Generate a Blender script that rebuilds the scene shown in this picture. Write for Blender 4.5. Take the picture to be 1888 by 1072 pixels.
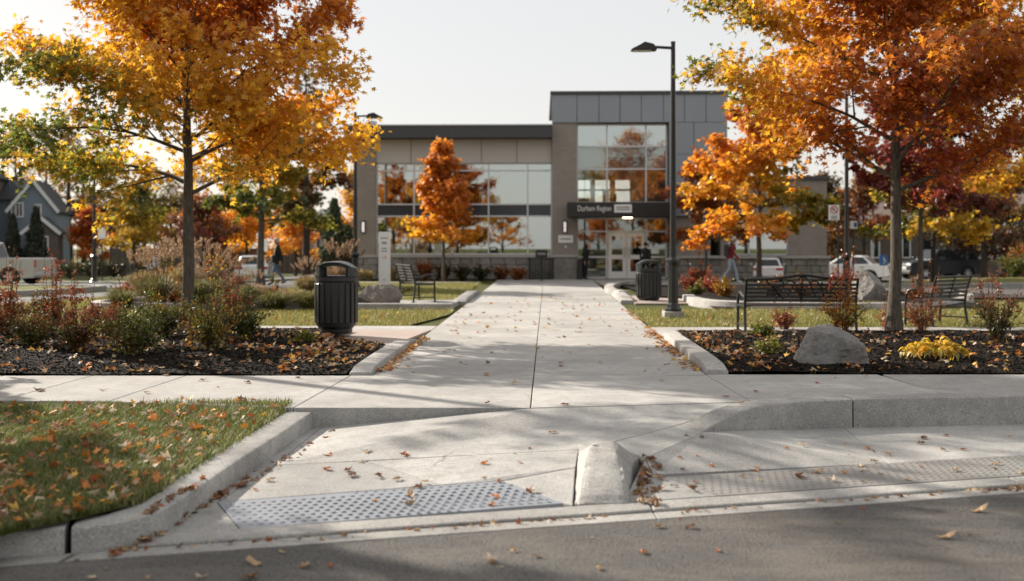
import bpy, bmesh, math, random
import numpy as np
from mathutils import Vector, Matrix, noise
from mathutils.bvhtree import BVHTree

for _o in list(bpy.data.objects):
    bpy.data.objects.remove(_o, do_unlink=True)
SC = bpy.context.scene
COL = SC.collection
R = math.radians
random.seed(7)

# ------------------------------------------------------------------ camera, sky, sun, exposure
F, EYE, CX, HY = 1992.9, 1.5, 944.0, 447.0
cam_d = bpy.data.cameras.new('camera'); cam = bpy.data.objects.new('camera', cam_d); COL.objects.link(cam)
cam.location = (0, 0, EYE); cam.rotation_euler = (R(90), 0, 0)
cam_d.lens = 38.0; cam_d.sensor_width = 36.0; cam_d.shift_y = -0.0471
cam_d.clip_start = 0.05; cam_d.clip_end = 2500
cam_d.dof.use_dof = True; cam_d.dof.focus_distance = 11.5; cam_d.dof.aperture_fstop = 1.22; cam_d.dof.aperture_blades = 9
SC.camera = cam

SUN_EL = R(27.5); SUN_AZ = math.atan2(-0.79, 0.61)
TO_SUN = Vector((math.sin(SUN_AZ)*math.cos(SUN_EL), math.cos(SUN_AZ)*math.cos(SUN_EL), math.sin(SUN_EL)))
W = bpy.data.worlds.new('World'); SC.world = W; W.use_nodes = True
_n = W.node_tree.nodes; _l = W.node_tree.links
sky = _n.new('ShaderNodeTexSky'); sky.sky_type = 'NISHITA'; sky.sun_disc = False
sky.sun_elevation = SUN_EL; sky.sun_rotation = SUN_AZ
sky.air_density = 1.0; sky.dust_density = 1.5; sky.ozone_density = 1.0; sky.altitude = 50
hsv = _n.new('ShaderNodeHueSaturation'); hsv.inputs['Saturation'].default_value = 1.0
haze_mix = _n.new('ShaderNodeMix'); haze_mix.data_type = 'RGBA'; haze_mix.inputs[0].default_value = 0.86; haze_mix.inputs[7].default_value = (3.42, 3.28, 3.12, 1)   # even milky cloud veil
_l.new(sky.outputs[0], hsv.inputs['Color']); _l.new(hsv.outputs[0], haze_mix.inputs[6]); _l.new(haze_mix.outputs[2], _n['Background'].inputs[0])
_n['Background'].inputs[1].default_value = 0.12
sun_d = bpy.data.lights.new('sun', 'SUN'); sun_d.energy = 4.4; sun_d.angle = R(0.6); sun_d.color = (1.0, 0.90, 0.78)
sun = bpy.data.objects.new('sun', sun_d); COL.objects.link(sun); sun.rotation_euler = (-TO_SUN).to_track_quat('-Z', 'Y').to_euler()
SC.view_settings.view_transform = 'Standard'; SC.view_settings.look = 'None'
SC.view_settings.exposure = 1.02; SC.view_settings.gamma = 1.0; SC.view_settings.use_curve_mapping = False
SC.render.engine = 'CYCLES'
SC.cycles.use_denoising = True
SC.cycles.max_bounces = 7; SC.cycles.transparent_max_bounces = 8; SC.cycles.diffuse_bounces = 3; SC.cycles.glossy_bounces = 3
SC.cycles.transmission_bounces = 4
SC.cycles.caustics_reflective = False; SC.cycles.caustics_refractive = False
SC.cycles.sample_clamp_indirect = 8.0

# ------------------------------------------------------------------ helpers
def G(px, py, z=0.0):                      # where a line of sight of the survey photograph meets height z
    Y = (EYE - z) * F / (py - HY)
    return Vector(((px - CX) / F * Y, Y, z))
def P(px, py, Y):                          # same, at a known distance
    return Vector(((px - CX) / F * Y, Y, EYE - (py - HY) / F * Y))

def sstep(a, b, x):
    t = min(1.0, max(0.0, (x - a) / (b - a))); return t*t*(3-2*t)
def terrain(x, y):                         # land falls away gently beyond the civic plaza
    fall = -0.72*sstep(37, 62, y) - 0.25*sstep(62, 95, y)
    side = max(sstep(-8.0, -12.0, x), sstep(13.5, 17.5, x), sstep(60, 75, y))
    return fall*side

class MB:
    def __init__(s): s.v = []; s.f = []; s.m = []; s.mi = 0
    def add(s, vs, fs):
        n = len(s.v); s.v += [tuple(v) for v in vs]; s.f += [tuple(i+n for i in f) for f in fs]; s.m += [s.mi]*len(fs); return s
    def box(s, x0, x1, y0, y1, z0, z1):
        return s.add([(x0,y0,z0),(x1,y0,z0),(x1,y1,z0),(x0,y1,z0),(x0,y0,z1),(x1,y0,z1),(x1,y1,z1),(x0,y1,z1)],
              [(0,3,2,1),(4,5,6,7),(0,1,5,4),(1,2,6,5),(2,3,7,6),(3,0,4,7)])
    def hexa(s, b, t):                     # bottom quad, top quad (both counter-clockwise from above)
        return s.add(list(b)+list(t), [(0,3,2,1),(4,5,6,7),(0,1,5,4),(1,2,6,5),(2,3,7,6),(3,0,4,7)])
    def bar(s, p, q, w, h=None, up=(0,0,1)):
        p = Vector(p); q = Vector(q); h = w if h is None else h
        d = (q-p).normalized(); u = Vector(up)
        if abs(d.dot(u)) > .98: u = Vector((0,1,0))
        x = d.cross(u).normalized()*(w/2); z = x.cross(d).normalized()*(h/2)
        c = [-x-z, x-z, x+z, -x+z]
        return s.add([p+k for k in c]+[q+k for k in c], [(3,2,1,0),(4,5,6,7),(0,1,5,4),(1,2,6,5),(2,3,7,6),(3,0,4,7)])
    def tube(s, pts, rad, n=8, cap=True):
        pts = [Vector(p) for p in pts]; k = len(pts)
        if not hasattr(rad, '__len__'): rad = [rad]*k
        vs = []; fs = []; ref = None
        for i, p in enumerate(pts):
            d = (pts[min(i+1,k-1)]-pts[max(i-1,0)]).normalized()
            if ref is None: ref = Vector((1,0,0)) if abs(d.x) < .8 else Vector((0,1,0))
            a = (ref - d*ref.dot(d)).normalized(); ref = a; b = d.cross(a)
            for j in range(n):
                t = 2*math.pi*j/n; vs.append(p + (a*math.cos(t)+b*math.sin(t))*rad[i])
        for i in range(k-1):
            for j in range(n):
                j2 = (j+1) % n; fs.append((i*n+j, i*n+j2, (i+1)*n+j2, (i+1)*n+j))
        if cap: fs.append(tuple(range(n-1,-1,-1))); fs.append(tuple((k-1)*n+j for j in range(n)))
        return s.add(vs, fs)
    def lathe(s, prof, n=16, c=(0,0,0), skip=None):
        vs = []; fs = []; k = len(prof)
        for r, z in prof:
            for j in range(n):
                t = 2*math.pi*(j+.5)/n; vs.append((c[0]+r*math.cos(t), c[1]+r*math.sin(t), c[2]+z))
        for i in range(k-1):
            for j in range(n):
                if skip and skip(i, j): continue
                j2 = (j+1) % n; fs.append((i*n+j, i*n+j2, (i+1)*n+j2, (i+1)*n+j))
        if prof[0][0] > 1e-4: fs.append(tuple(range(n-1,-1,-1)))
        if prof[-1][0] > 1e-4: fs.append(tuple((k-1)*n+j for j in range(n)))
        return s.add(vs, fs)
    def prism(s, poly, axis, a, b):        # 2D outline pushed along an axis ('x': poly is (y,z), 'y': (x,z), 'z': (x,y))
        def mk(p, t): return {'x': (t,p[0],p[1]), 'y': (p[0],t,p[1]), 'z': (p[0],p[1],t)}[axis]
        n = len(poly)
        fs = [tuple(range(n)), tuple(range(2*n-1, n-1, -1))] + [(i, i+n, (i+1)%n+n, (i+1)%n) for i in range(n)]
        return s.add([mk(p,a) for p in poly]+[mk(p,b) for p in poly], fs)
    def slab(s, pts, t):
        n = len(pts); top = [Vector(p) for p in pts]; bot = [p-Vector((0,0,t)) for p in top]
        return s.add(top+bot, [tuple(range(n)), tuple(range(2*n-1, n-1, -1))]+[(i, i+n, (i+1)%n+n, (i+1)%n) for i in range(n)])
    def build(s, name, mat, parent=None, smooth=False, bevel=0, seg=2, loc=None):
        me = bpy.data.meshes.new(name); me.from_pydata(s.v, [], s.f)
        mats = mat if isinstance(mat, (list, tuple)) else [mat]
        for m in mats: me.materials.append(MAT[m] if isinstance(m, str) else m)
        if len(mats) > 1: me.polygons.foreach_set('material_index', s.m)
        bm = bmesh.new(); bm.from_mesh(me); bmesh.ops.recalc_face_normals(bm, faces=bm.faces); bm.to_mesh(me); bm.free()
        if smooth:
            me.polygons.foreach_set('use_smooth', [True]*len(me.polygons)); me.set_sharp_from_angle(angle=R(smooth if smooth is not True else 40))
        return link(name, me, parent, bevel, seg, loc)

def link(name, me, parent=None, bevel=0, seg=2, loc=None):
    o = bpy.data.objects.new(name, me); COL.objects.link(o)
    if parent is not None: o.parent = parent
    if loc is not None: o.location = loc
    if bevel:
        b = o.modifiers.new('edge', 'BEVEL'); b.width = bevel; b.segments = seg; b.limit_method = 'ANGLE'; b.angle_limit = R(35)
    return o
def tag(o, label=None, cat=None, group=None, kind=None):
    if label: o['label'] = label
    if cat: o['category'] = cat
    if group: o['group'] = group
    if kind: o['kind'] = kind
    return o
def thing(name, label, cat, loc=(0,0,0), rz=0, group=None, scale=None):
    o = bpy.data.objects.new(name, None); COL.objects.link(o); o.empty_display_size = .2
    o.location = loc; o.rotation_euler = (0,0,rz)
    if scale: o.scale = (scale,)*3
    return tag(o, label, cat, group)
def copy_tree(o, parent=None):
    c = o.copy(); COL.objects.link(c); c.parent = parent
    for ch in list(o.children): copy_tree(ch, c)
    return c
def struct(name, parent=None):
    o = bpy.data.objects.new(name, None); COL.objects.link(o); o['kind'] = 'structure'; return o

def fast_mesh(name, verts, faces_flat, loop_counts, cols=None, mat=None, smooth=False):
    me = bpy.data.meshes.new(name)
    nv = len(verts); me.vertices.add(nv); me.vertices.foreach_set('co', np.asarray(verts, dtype=np.float32).ravel())
    me.loops.add(len(faces_flat)); me.loops.foreach_set('vertex_index', np.asarray(faces_flat, dtype=np.int32))
    lc = np.asarray(loop_counts, dtype=np.int32); st = np.concatenate(([0], np.cumsum(lc)[:-1])).astype(np.int32)
    me.polygons.add(len(lc)); me.polygons.foreach_set('loop_start', st)
    try: me.polygons.foreach_set('loop_total', lc)
    except Exception: pass
    if smooth: me.polygons.foreach_set('use_smooth', np.ones(len(lc), dtype=bool))
    if cols is not None:
        ca = me.color_attributes.new('col', 'FLOAT_COLOR', 'POINT')
        c4 = np.ones((nv, 4), dtype=np.float32); c4[:, :3] = cols; ca.data.foreach_set('color', c4.ravel())
    me.update(calc_edges=True); me.validate()
    if mat: me.materials.append(MAT[mat])
    return me

def polar(pts):
    pts = [(a, r) for a, r in pts]; full = pts + [(-a, r) for a, r in pts[::-1] if 0 < a < 180]
    return np.array([(r*math.sin(R(a)), r*math.cos(R(a))) for a, r in full])
MAPLE = polar([(0,1.0),(24,.43),(52,.92),(78,.40),(112,.70),(180,.24)])
MAPLE_MID = polar([(0,1.0),(30,.45),(60,.9),(110,.6),(180,.3)])
OVAL = np.array([(0,.0),(.3,.35),(.26,.75),(0,1.0),(-.26,.75),(-.3,.35)])-np.array([0,.5])
DIAMOND = np.array([(0,-.55),(.36,0),(0,.55),(-.36,0)])
CHIP = np.array([(-.2,-.5),(.2,-.42),(.16,.5),(-.22,.4)])

def unit(a): return a/np.maximum(np.linalg.norm(a, axis=1, keepdims=True), 1e-9)
def leaf_cloud(name, pos, size, nrm, tip, col, shape, mat, curl=.25, rng=None, fan=True, fold=0.0):
    """many separate leaves as one mesh; each leaf bends away from its midrib"""
    N = len(pos); K = len(shape); nrm = unit(nrm); tip = unit(tip - nrm*np.sum(tip*nrm, axis=1, keepdims=True)); sd = np.cross(tip, nrm)
    sh = np.vstack([[0,0], shape]) if fan else shape
    k = len(sh); rad2 = (sh**2).sum(1)
    cu = (curl*(rng.uniform(-.4, 1.4, N) if rng is not None else np.ones(N)))[:, None]
    w = -cu*rad2[None, :] + fold*np.abs(sh[:, 0])[None, :]
    s = np.asarray(size)[:, None, None]
    v = pos[:, None, :] + s*(sh[None, :, 0, None]*sd[:, None, :] + sh[None, :, 1, None]*tip[:, None, :] + w[:, :, None]*nrm[:, None, :])
    if fan: f = np.array([(0, 1+i, 1+(i+1) % K) for i in range(K)])
    else: f = np.array([list(range(k))])
    faces = (f[None] + (np.arange(N)*k)[:, None, None]).reshape(-1)
    c = np.repeat(col, k, axis=0)
    return fast_mesh(name, v.reshape(-1, 3), faces, np.full(N*len(f), f.shape[1]), c, mat)

def catmull(pts, n=6):
    pts = [Vector(p) for p in pts]; out = []
    for i in range(len(pts)-1):
        a = pts[max(i-1,0)]; b = pts[i]; c = pts[i+1]; d = pts[min(i+2,len(pts)-1)]
        for j in range(n):
            t = j/n; out.append(.5*((2*b)+(c-a)*t+(2*a-5*b+4*c-d)*t*t+(3*b-a-3*c+d)*t**3))
    return out+[pts[-1]]

# ------------------------------------------------------------------ materials
MAT = {}
def new_mat(name):
    m = bpy.data.materials.new(name); m.use_nodes = True; MAT[name] = m
    nt = m.node_tree; return m, nt.nodes, nt.links, nt.nodes['Principled BSDF']
def mixc(n, l, a, b, f, mode='MIX'):
    m = n.new('ShaderNodeMix'); m.data_type = 'RGBA'; m.blend_type = mode
    for s, v in ((m.inputs[6], a), (m.inputs[7], b), (m.inputs[0], f)):
        if hasattr(v, 'is_linked') or hasattr(v, 'links'): l.new(v, s)
        elif isinstance(v, (int, float)): s.default_value = v
        else: s.default_value = (*v, 1)
    return m.outputs[2]
def ramp(n, l, src, stops):
    r = n.new('ShaderNodeValToRGB'); e = r.color_ramp.elements
    while len(e) < len(stops): e.new(.5)
    for x, (p, c) in zip(e, stops): x.position = p; x.color = (c, c, c, 1) if isinstance(c, (int, float)) else (*c, 1)
    l.new(src, r.inputs[0]); return r.outputs[0]
def noi(n, l, vec, scale, detail=4, rough=.6, dist=0):
    t = n.new('ShaderNodeTexNoise'); t.inputs['Scale'].default_value = scale; t.inputs['Detail'].default_value = detail
    t.inputs['Roughness'].default_value = rough; t.inputs['Distortion'].default_value = dist
    l.new(vec, t.inputs['Vector']); return t.outputs['Fac']
def coords(n, l, world=True, scale=None):
    if world: g = n.new('ShaderNodeNewGeometry').outputs['Position']
    else: g = n.new('ShaderNodeTexCoord').outputs['Object']
    if scale:
        m = n.new('ShaderNodeMapping'); m.inputs['Scale'].default_value = scale; l.new(g, m.inputs[0]); return m.outputs[0]
    return g
def bump(n, l, b, h, strength=.3, dist=.01):
    k = n.new('ShaderNodeBump'); k.inputs['Strength'].default_value = strength; k.inputs['Distance'].default_value = dist
    l.new(h, k.inputs['Height']); l.new(k.outputs[0], b.inputs['Normal'])
def plain(name, col, rough=.6, metal=0, var=.12, scale=6, bmp=0, bscale=60, spec=.5, coat=0):
    m, n, l, b = new_mat(name); b.inputs['Roughness'].default_value = rough; b.inputs['Metallic'].default_value = metal
    b.inputs['Specular IOR Level'].default_value = spec
    if coat: b.inputs['Coat Weight'].default_value = coat; b.inputs['Coat Roughness'].default_value = .08
    c = coords(n, l, False)
    f = noi(n, l, c, scale, 5)
    a = tuple(x*(1-var) for x in col); d = tuple(min(1, x*(1+var)) for x in col)
    l.new(mixc(n, l, a, d, f), b.inputs['Base Color'])
    if bmp: bump(n, l, b, noi(n, l, c, bscale, 6), bmp)
    return m
def concrete(name, col, stain=.25, pits=False, broom=True, spec=.35, rand=.16):
    m, n, l, b = new_mat(name); c = coords(n, l)
    big = noi(n, l, c, .9, 5, .65); mid = noi(n, l, c, 7, 6, .7); fine = noi(n, l, c, 75, 5, .85)
    base = mixc(n, l, tuple(x*(1-stain) for x in col), tuple(min(1, x*(1+stain*.45)) for x in col), ramp(n, l, big, [(.3,0),(.7,1)]))
    base = mixc(n, l, base, tuple(x*.72 for x in col), ramp(n, l, mid, [(.46,0),(.68,.95)]))
    base = mixc(n, l, base, (.12,.115,.105), ramp(n, l, fine, [(.49,0),(.64,.72)]))
    base = mixc(n, l, base, (.66,.64,.6), ramp(n, l, noi(n, l, c, 62, 4, .85), [(.54,0),(.66,.75)]))
    st = noi(n, l, coords(n, l, True, (1.3, 1.3, 1.3)), 2.6, 8, .75, 1.2)
    base = mixc(n, l, base, (.17,.15,.125), ramp(n, l, st, [(.52,0),(.74,.5)]))
    oi = n.new('ShaderNodeObjectInfo')
    mul = n.new('ShaderNodeMapRange'); mul.inputs['To Min'].default_value = 1-rand; mul.inputs['To Max'].default_value = 1+rand*.6
    l.new(oi.outputs['Random'], mul.inputs[0])
    vm = n.new('ShaderNodeVectorMath'); vm.operation = 'SCALE'; l.new(base, vm.inputs[0]); l.new(mul.outputs[0], vm.inputs[3])
    colr = vm.outputs[0]
    h = fine
    if pits:
        v = n.new('ShaderNodeTexVoronoi'); v.inputs['Scale'].default_value = 34; l.new(c, v.inputs['Vector'])
        sel = noi(n, l, c, 14, 2)
        pm = n.new('ShaderNodeMath'); pm.operation = 'MULTIPLY'
        l.new(ramp(n, l, v.outputs['Distance'], [(.10,1),(.2,0)]), pm.inputs[0]); l.new(ramp(n, l, sel, [(.56,0),(.62,1)]), pm.inputs[1])
        colr = mixc(n, l, colr, (.06,.055,.05), pm.outputs[0])
    if broom:
        bs = noi(n, l, coords(n, l, True, (1.2, 30, 12)), 1.6, 5, .75)
        ad = n.new('ShaderNodeMath'); ad.operation = 'ADD'; l.new(fine, ad.inputs[0]); l.new(bs, ad.inputs[1]); h = ad.outputs[0]
        colr = mixc(n, l, colr, tuple(x*.7 for x in col), ramp(n, l, bs, [(.46,0),(.70,.55)]))
    cr = n.new('ShaderNodeTexVoronoi'); cr.feature = 'DISTANCE_TO_EDGE'; cr.inputs['Scale'].default_value = .55
    wv = n.new('ShaderNodeTexNoise'); wv.inputs['Scale'].default_value = 3; wv.inputs['Detail'].default_value = 5; l.new(c, wv.inputs['Vector'])
    va = n.new('ShaderNodeVectorMath'); va.operation = 'MULTIPLY_ADD'; l.new(wv.outputs['Color'], va.inputs[0]); va.inputs[1].default_value = (.35,.35,.35); l.new(c, va.inputs[2]); l.new(va.outputs[0], cr.inputs['Vector'])
    cm = n.new('ShaderNodeMath'); cm.operation = 'MULTIPLY'; l.new(ramp(n, l, cr.outputs['Distance'], [(.0022,.75),(.0045,0)]), cm.inputs[0]); l.new(ramp(n, l, noi(n, l, c, .45, 2), [(.57,0),(.62,1)]), cm.inputs[1])
    colr = mixc(n, l, colr, (.10,.09,.08), cm.outputs[0])
    v2 = n.new('ShaderNodeTexVoronoi'); v2.inputs['Scale'].default_value = 11; l.new(c, v2.inputs['Vector'])
    colr = mixc(n, l, colr, (.07,.06,.05), ramp(n, l, v2.outputs['Distance'], [(.035,.8),(.085,0)]))
    l.new(colr, b.inputs['Base Color']); b.inputs['Roughness'].default_value = .78; b.inputs['Specular IOR Level'].default_value = spec
    bump(n, l, b, h, .5, .006)
    return m
concrete('walk', (.455,.45,.43), .4); concrete('ramp', (.44,.437,.42), .45); concrete('kerb', (.44,.432,.41), .55, True, False)
concrete('walk_far', (.42,.40,.37), .2)
concrete('joint', (.10,.095,.088), .3, False, False)

def asphalt(name, col, rough=.75, spec=.4):
    m, n, l, b = new_mat(name); c = coords(n, l)
    fine = noi(n, l, c, 80, 5, .9); big = noi(n, l, c, .7, 4)
    v = n.new('ShaderNodeTexVoronoi'); v.inputs['Scale'].default_value = 60; l.new(c, v.inputs['Vector'])
    a = mixc(n, l, tuple(x*.75 for x in col), tuple(x*1.25 for x in col), ramp(n, l, big, [(.3,0),(.7,1)]))
    a = mixc(n, l, a, tuple(min(1,x*2.6) for x in col), ramp(n, l, fine, [(.50,0),(.68,.9)]))
    a = mixc(n, l, a, tuple(x*.35 for x in col), ramp(n, l, v.outputs['Distance'], [(.35,0),(.8,.8)]))
    dust = noi(n, l, coords(n, l, True, (.5, 1.6, 1)), 1.1, 6, .7, .6)
    a = mixc(n, l, a, (.24,.205,.165), ramp(n, l, dust, [(.47,0),(.74,.5)]))
    cr = n.new('ShaderNodeTexVoronoi'); cr.feature = 'DISTANCE_TO_EDGE'; cr.inputs['Scale'].default_value = .5
    wv = n.new('ShaderNodeTexNoise'); wv.inputs['Scale'].default_value = 4; wv.inputs['Detail'].default_value = 6; l.new(c, wv.inputs['Vector'])
    va = n.new('ShaderNodeVectorMath'); va.operation = 'MULTIPLY_ADD'; l.new(wv.outputs['Color'], va.inputs[0]); va.inputs[1].default_value = (.4,.4,.4); l.new(c, va.inputs[2]); l.new(va.outputs[0], cr.inputs['Vector'])
    cm = n.new('ShaderNodeMath'); cm.operation = 'MULTIPLY'; l.new(ramp(n, l, cr.outputs['Distance'], [(.003,.8),(.007,0)]), cm.inputs[0]); l.new(ramp(n, l, noi(n, l, c, .5, 2), [(.57,0),(.62,1)]), cm.inputs[1])
    a = mixc(n, l, a, (.02,.018,.016), cm.outputs[0])
    l.new(a, b.inputs['Base Color']); b.inputs['Roughness'].default_value = rough; b.inputs['Specular IOR Level'].default_value = spec
    ad = n.new('ShaderNodeMath'); ad.operation = 'SUBTRACT'; l.new(fine, ad.inputs[0]); l.new(v.outputs['Distance'], ad.inputs[1])
    bump(n, l, b, ad.outputs[0], .75, .006)
asphalt('asphalt', (.086,.083,.078)); asphalt('street', (.12,.118,.112), .5, .6)  # street colour lightened to stand in for sun glare; surface also smoother

def groundmat(name, c1, c2, c3, scale=3, fine=60, bmp=.8):
    m, n, l, b = new_mat(name); c = coords(n, l)
    a = mixc(n, l, c1, c2, ramp(n, l, noi(n, l, c, scale, 6, .7), [(.35,0),(.65,1)]))
    a = mixc(n, l, a, c3, ramp(n, l, noi(n, l, c, fine, 4, .8), [(.5,0),(.72,.8)]))
    l.new(a, b.inputs['Base Color']); b.inputs['Roughness'].default_value = .9; b.inputs['Specular IOR Level'].default_value = .15
    bump(n, l, b, noi(n, l, c, fine*.8, 5, .8), bmp, .03)
groundmat('soil_grass', (.055,.075,.02), (.10,.10,.03), (.13,.11,.045))
groundmat('lawn_far', (.10,.115,.025), (.17,.16,.045), (.22,.18,.07), 1.2, 30)
groundmat('mulch', (.010,.0085,.0075), (.019,.015,.012), (.04,.028,.02), 5, 55, 1.0)

def leafmat(name, trans=.5, gloss=.06, rough=.4, sat=1.0):
    m, n, l, b = new_mat(name); n.remove(b)
    at = n.new('ShaderNodeAttribute'); at.attribute_name = 'col'
    d = n.new('ShaderNodeBsdfDiffuse'); t = n.new('ShaderNodeBsdfTranslucent'); g = n.new('ShaderNodeBsdfGlossy'); g.inputs['Roughness'].default_value = rough
    g.inputs['Color'].default_value = (1,1,1,1)
    l.new(at.outputs['Color'], d.inputs[0])
    gm = n.new('ShaderNodeGamma'); gm.inputs[1].default_value = .92; l.new(at.outputs['Color'], gm.inputs[0]); l.new(gm.outputs[0], t.inputs[0])
    m1 = n.new('ShaderNodeMixShader'); m1.inputs[0].default_value = trans; l.new(d.outputs[0], m1.inputs[1]); l.new(t.outputs[0], m1.inputs[2])
    m2 = n.new('ShaderNodeMixShader'); m2.inputs[0].default_value = gloss; l.new(m1.outputs[0], m2.inputs[1]); l.new(g.outputs[0], m2.inputs[2])
    l.new(m2.outputs[0], n['Material Output'].inputs[0]); return m
leafmat('leaf', .62, .035, .45); leafmat('blade', .4, .04, .5); leafmat('dry_leaf', .22, .04, .5); leafmat('shrub_leaf', .38, .045, .45); leafmat('chip', 0.0, .008, .6)
leafmat('needle', .15, .03, .6)

def bark(name, c1, c2):
    m, n, l, b = new_mat(name); c = coords(n, l, True, (1, 1, .16))
    f = noi(n, l, c, 42, 6, .7, .5); f2 = noi(n, l, coords(n, l), 3, 4)
    a = mixc(n, l, c1, c2, ramp(n, l, f, [(.35,0),(.65,1)])); a = mixc(n, l, a, tuple(x*.7 for x in c2), ramp(n, l, f2, [(.5,0),(.75,.5)]))
    l.new(a, b.inputs['Base Color']); b.inputs['Roughness'].default_value = .9; b.inputs['Specular IOR Level'].default_value = .2
    bump(n, l, b, f, .9, .02)
bark('bark', (.045,.038,.03), (.16,.14,.115)); bark('bark_dark', (.025,.02,.017), (.075,.06,.05)); bark('stem', (.06,.03,.02), (.16,.08,.05))

def wallcoords(n, l):                      # (x or y along the wall, z) for brickwork
    g = n.new('ShaderNodeTexCoord').outputs['Object']; s = n.new('ShaderNodeSeparateXYZ'); l.new(g, s.inputs[0])
    ad = n.new('ShaderNodeMath'); ad.operation = 'ADD'; l.new(s.outputs[0], ad.inputs[0]); l.new(s.outputs[1], ad.inputs[1])
    c = n.new('ShaderNodeCombineXYZ'); l.new(ad.outputs[0], c.inputs[0]); l.new(s.outputs[2], c.inputs[1]); return c.outputs[0]
def brickmat(name, c1, c2, mortar, bw=.2, bh=.065, mort=.010, rough=.85):
    m, n, l, b = new_mat(name); t = n.new('ShaderNodeTexBrick'); v = wallcoords(n, l); l.new(v, t.inputs['Vector'])
    t.inputs['Color1'].default_value = (*c1,1); t.inputs['Color2'].default_value = (*c2,1); t.inputs['Mortar'].default_value = (*mortar,1)
    t.inputs['Scale'].default_value = 1; t.inputs['Mortar Size'].default_value = mort; t.inputs['Brick Width'].default_value = bw; t.inputs['Row Height'].default_value = bh
    t.inputs['Mortar Smooth'].default_value = .3
    f = noi(n, l, coords(n, l, False), 1.3, 5)
    l.new(mixc(n, l, t.outputs[0], tuple(x*.75 for x in c1), ramp(n, l, f, [(.45,0),(.75,.5)])), b.inputs['Base Color']); b.inputs['Roughness'].default_value = rough
    bump(n, l, b, t.outputs['Fac'], -.5, .008)
brickmat('brick_taupe', (.29,.245,.21), (.235,.20,.175), (.34,.32,.29)); brickmat('brick_red', (.13,.075,.055), (.10,.06,.045), (.17,.15,.13))
brickmat('brick_brown', (.12,.09,.072), (.09,.07,.058), (.15,.14,.12))
brickmat('paver', (.42,.345,.305), (.38,.315,.28), (.25,.2,.17), .2, .1, .006)
def paver_fix():
    m = MAT['paver']; nt = m.node_tree
    t = [x for x in nt.nodes if x.type == 'TEX_BRICK'][0]; c = nt.nodes.new('ShaderNodeTexCoord'); nt.links.new(c.outputs['Object'], t.inputs['Vector'])
paver_fix()
def stonemat(name, c1, c2, rand=.25):
    m, n, l, b = new_mat(name); c = coords(n, l, False); oi = n.new('ShaderNodeObjectInfo')
    a = mixc(n, l, c1, c2, oi.outputs['Random']); f = noi(n, l, c, 6, 7, .7)
    a = mixc(n, l, a, tuple(x*.55 for x in c1), ramp(n, l, f, [(.40,0),(.70,.85)]))
    a = mixc(n, l, a, tuple(min(1,x*1.7) for x in c2), ramp(n, l, noi(n, l, c, 20, 6, .85), [(.53,0),(.70,.8)]))
    a = mixc(n, l, a, (.12,.10,.075), ramp(n, l, noi(n, l, c, 2.2, 5, .7), [(.52,0),(.70,.7)]))
    l.new(a, b.inputs['Base Color']); b.inputs['Roughness'].default_value = .85
    bump(n, l, b, noi(n, l, c, 16, 8, .75), .9, .04)
stonemat('boulder', (.23,.22,.21), (.28,.27,.255)); stonemat('stone_block', (.25,.235,.21), (.36,.34,.31)); stonemat('boulder_tan', (.24,.22,.195), (.22,.20,.18))

plain('black_metal', (.012,.013,.013), .32, 0, .2, 8, .08, 90); plain('bin_plastic', (.016,.017,.017), .42, 0, .25, 5, .12, 70)
plain('bin_hood', (.028,.036,.034), .33, 0, .2, 6)
plain('fascia', (.05,.053,.057), .5); plain('cladding', (.26,.29,.32), .42, .25, .08, 1.2); plain('panel_beige', (.52,.50,.465), .7, 0, .06, 1.5)
plain('frame_alu', (.62,.64,.66), .4, .2, .05); plain('white_paint', (.75,.75,.73), .5, 0, .06); plain('canopy', (.022,.020,.020), .55)
plain('room_dark', (.10,.09,.08), .9); plain('room_floor', (.22,.2,.18), .5); plain('room_wall', (.52,.50,.46), .9)
plain('spandrel', (.03,.038,.055), .15)
plain('sign_white', (.82,.82,.80), .45, 0, .03); plain('print_grey', (.25,.25,.26), .6); plain('print_orange', (.75,.3,.12), .6); plain('print_red', (.55,.03,.03), .6)
plain('print_blue', (.03,.12,.42), .5); plain('lens_white', (.8,.78,.82), .3); plain('steel', (.45,.46,.47), .4, .8); plain('cap_stone', (.42,.40,.37), .8, 0, .12, 8, .3)
plain('siding', (.17,.215,.25), .7, 0, .1, 3); plain('shingle', (.035,.038,.042), .9, 0, .35, 30, .6, 60); plain('shingle_brown', (.24,.18,.15), .9, 0, .25, 30, .6, 60)
plain('trim_white', (.68,.69,.68), .55, 0, .06); plain('stucco_tan', (.30,.26,.21), .85); plain('fence_wood', (.09,.075,.06), .85, 0, .3, 5)
plain('tyre', (.018,.018,.018), .8); plain('rim', (.5,.5,.52), .3, .8); plain('car_white', (.72,.73,.74), .25, 0, .03, 2, 0, 60, .5, .6)
plain('car_silver', (.42,.41,.38), .35, .35, .04, 2, 0, 60, .5, .6); plain('car_black', (.010,.012,.018), .3, 0, .1, 2, 0, 60, .3, .15); plain('car_glass', (.02,.025,.028), .06, 0, .05)
plain('lamp_red', (.5,.03,.02), .25); plain('lamp_clear', (.75,.74,.68), .2); plain('car_trim', (.03,.03,.03), .55); plain('bumper', (.45,.45,.44), .35, .6)
plain('skin', (.48,.30,.22), .55); plain('hair_dark', (.02,.014,.011), .6); plain('hair_white', (.66,.62,.56), .7); plain('hair_blond', (.46,.30,.14), .6); plain('hair_grey', (.36,.33,.30), .7)
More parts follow.
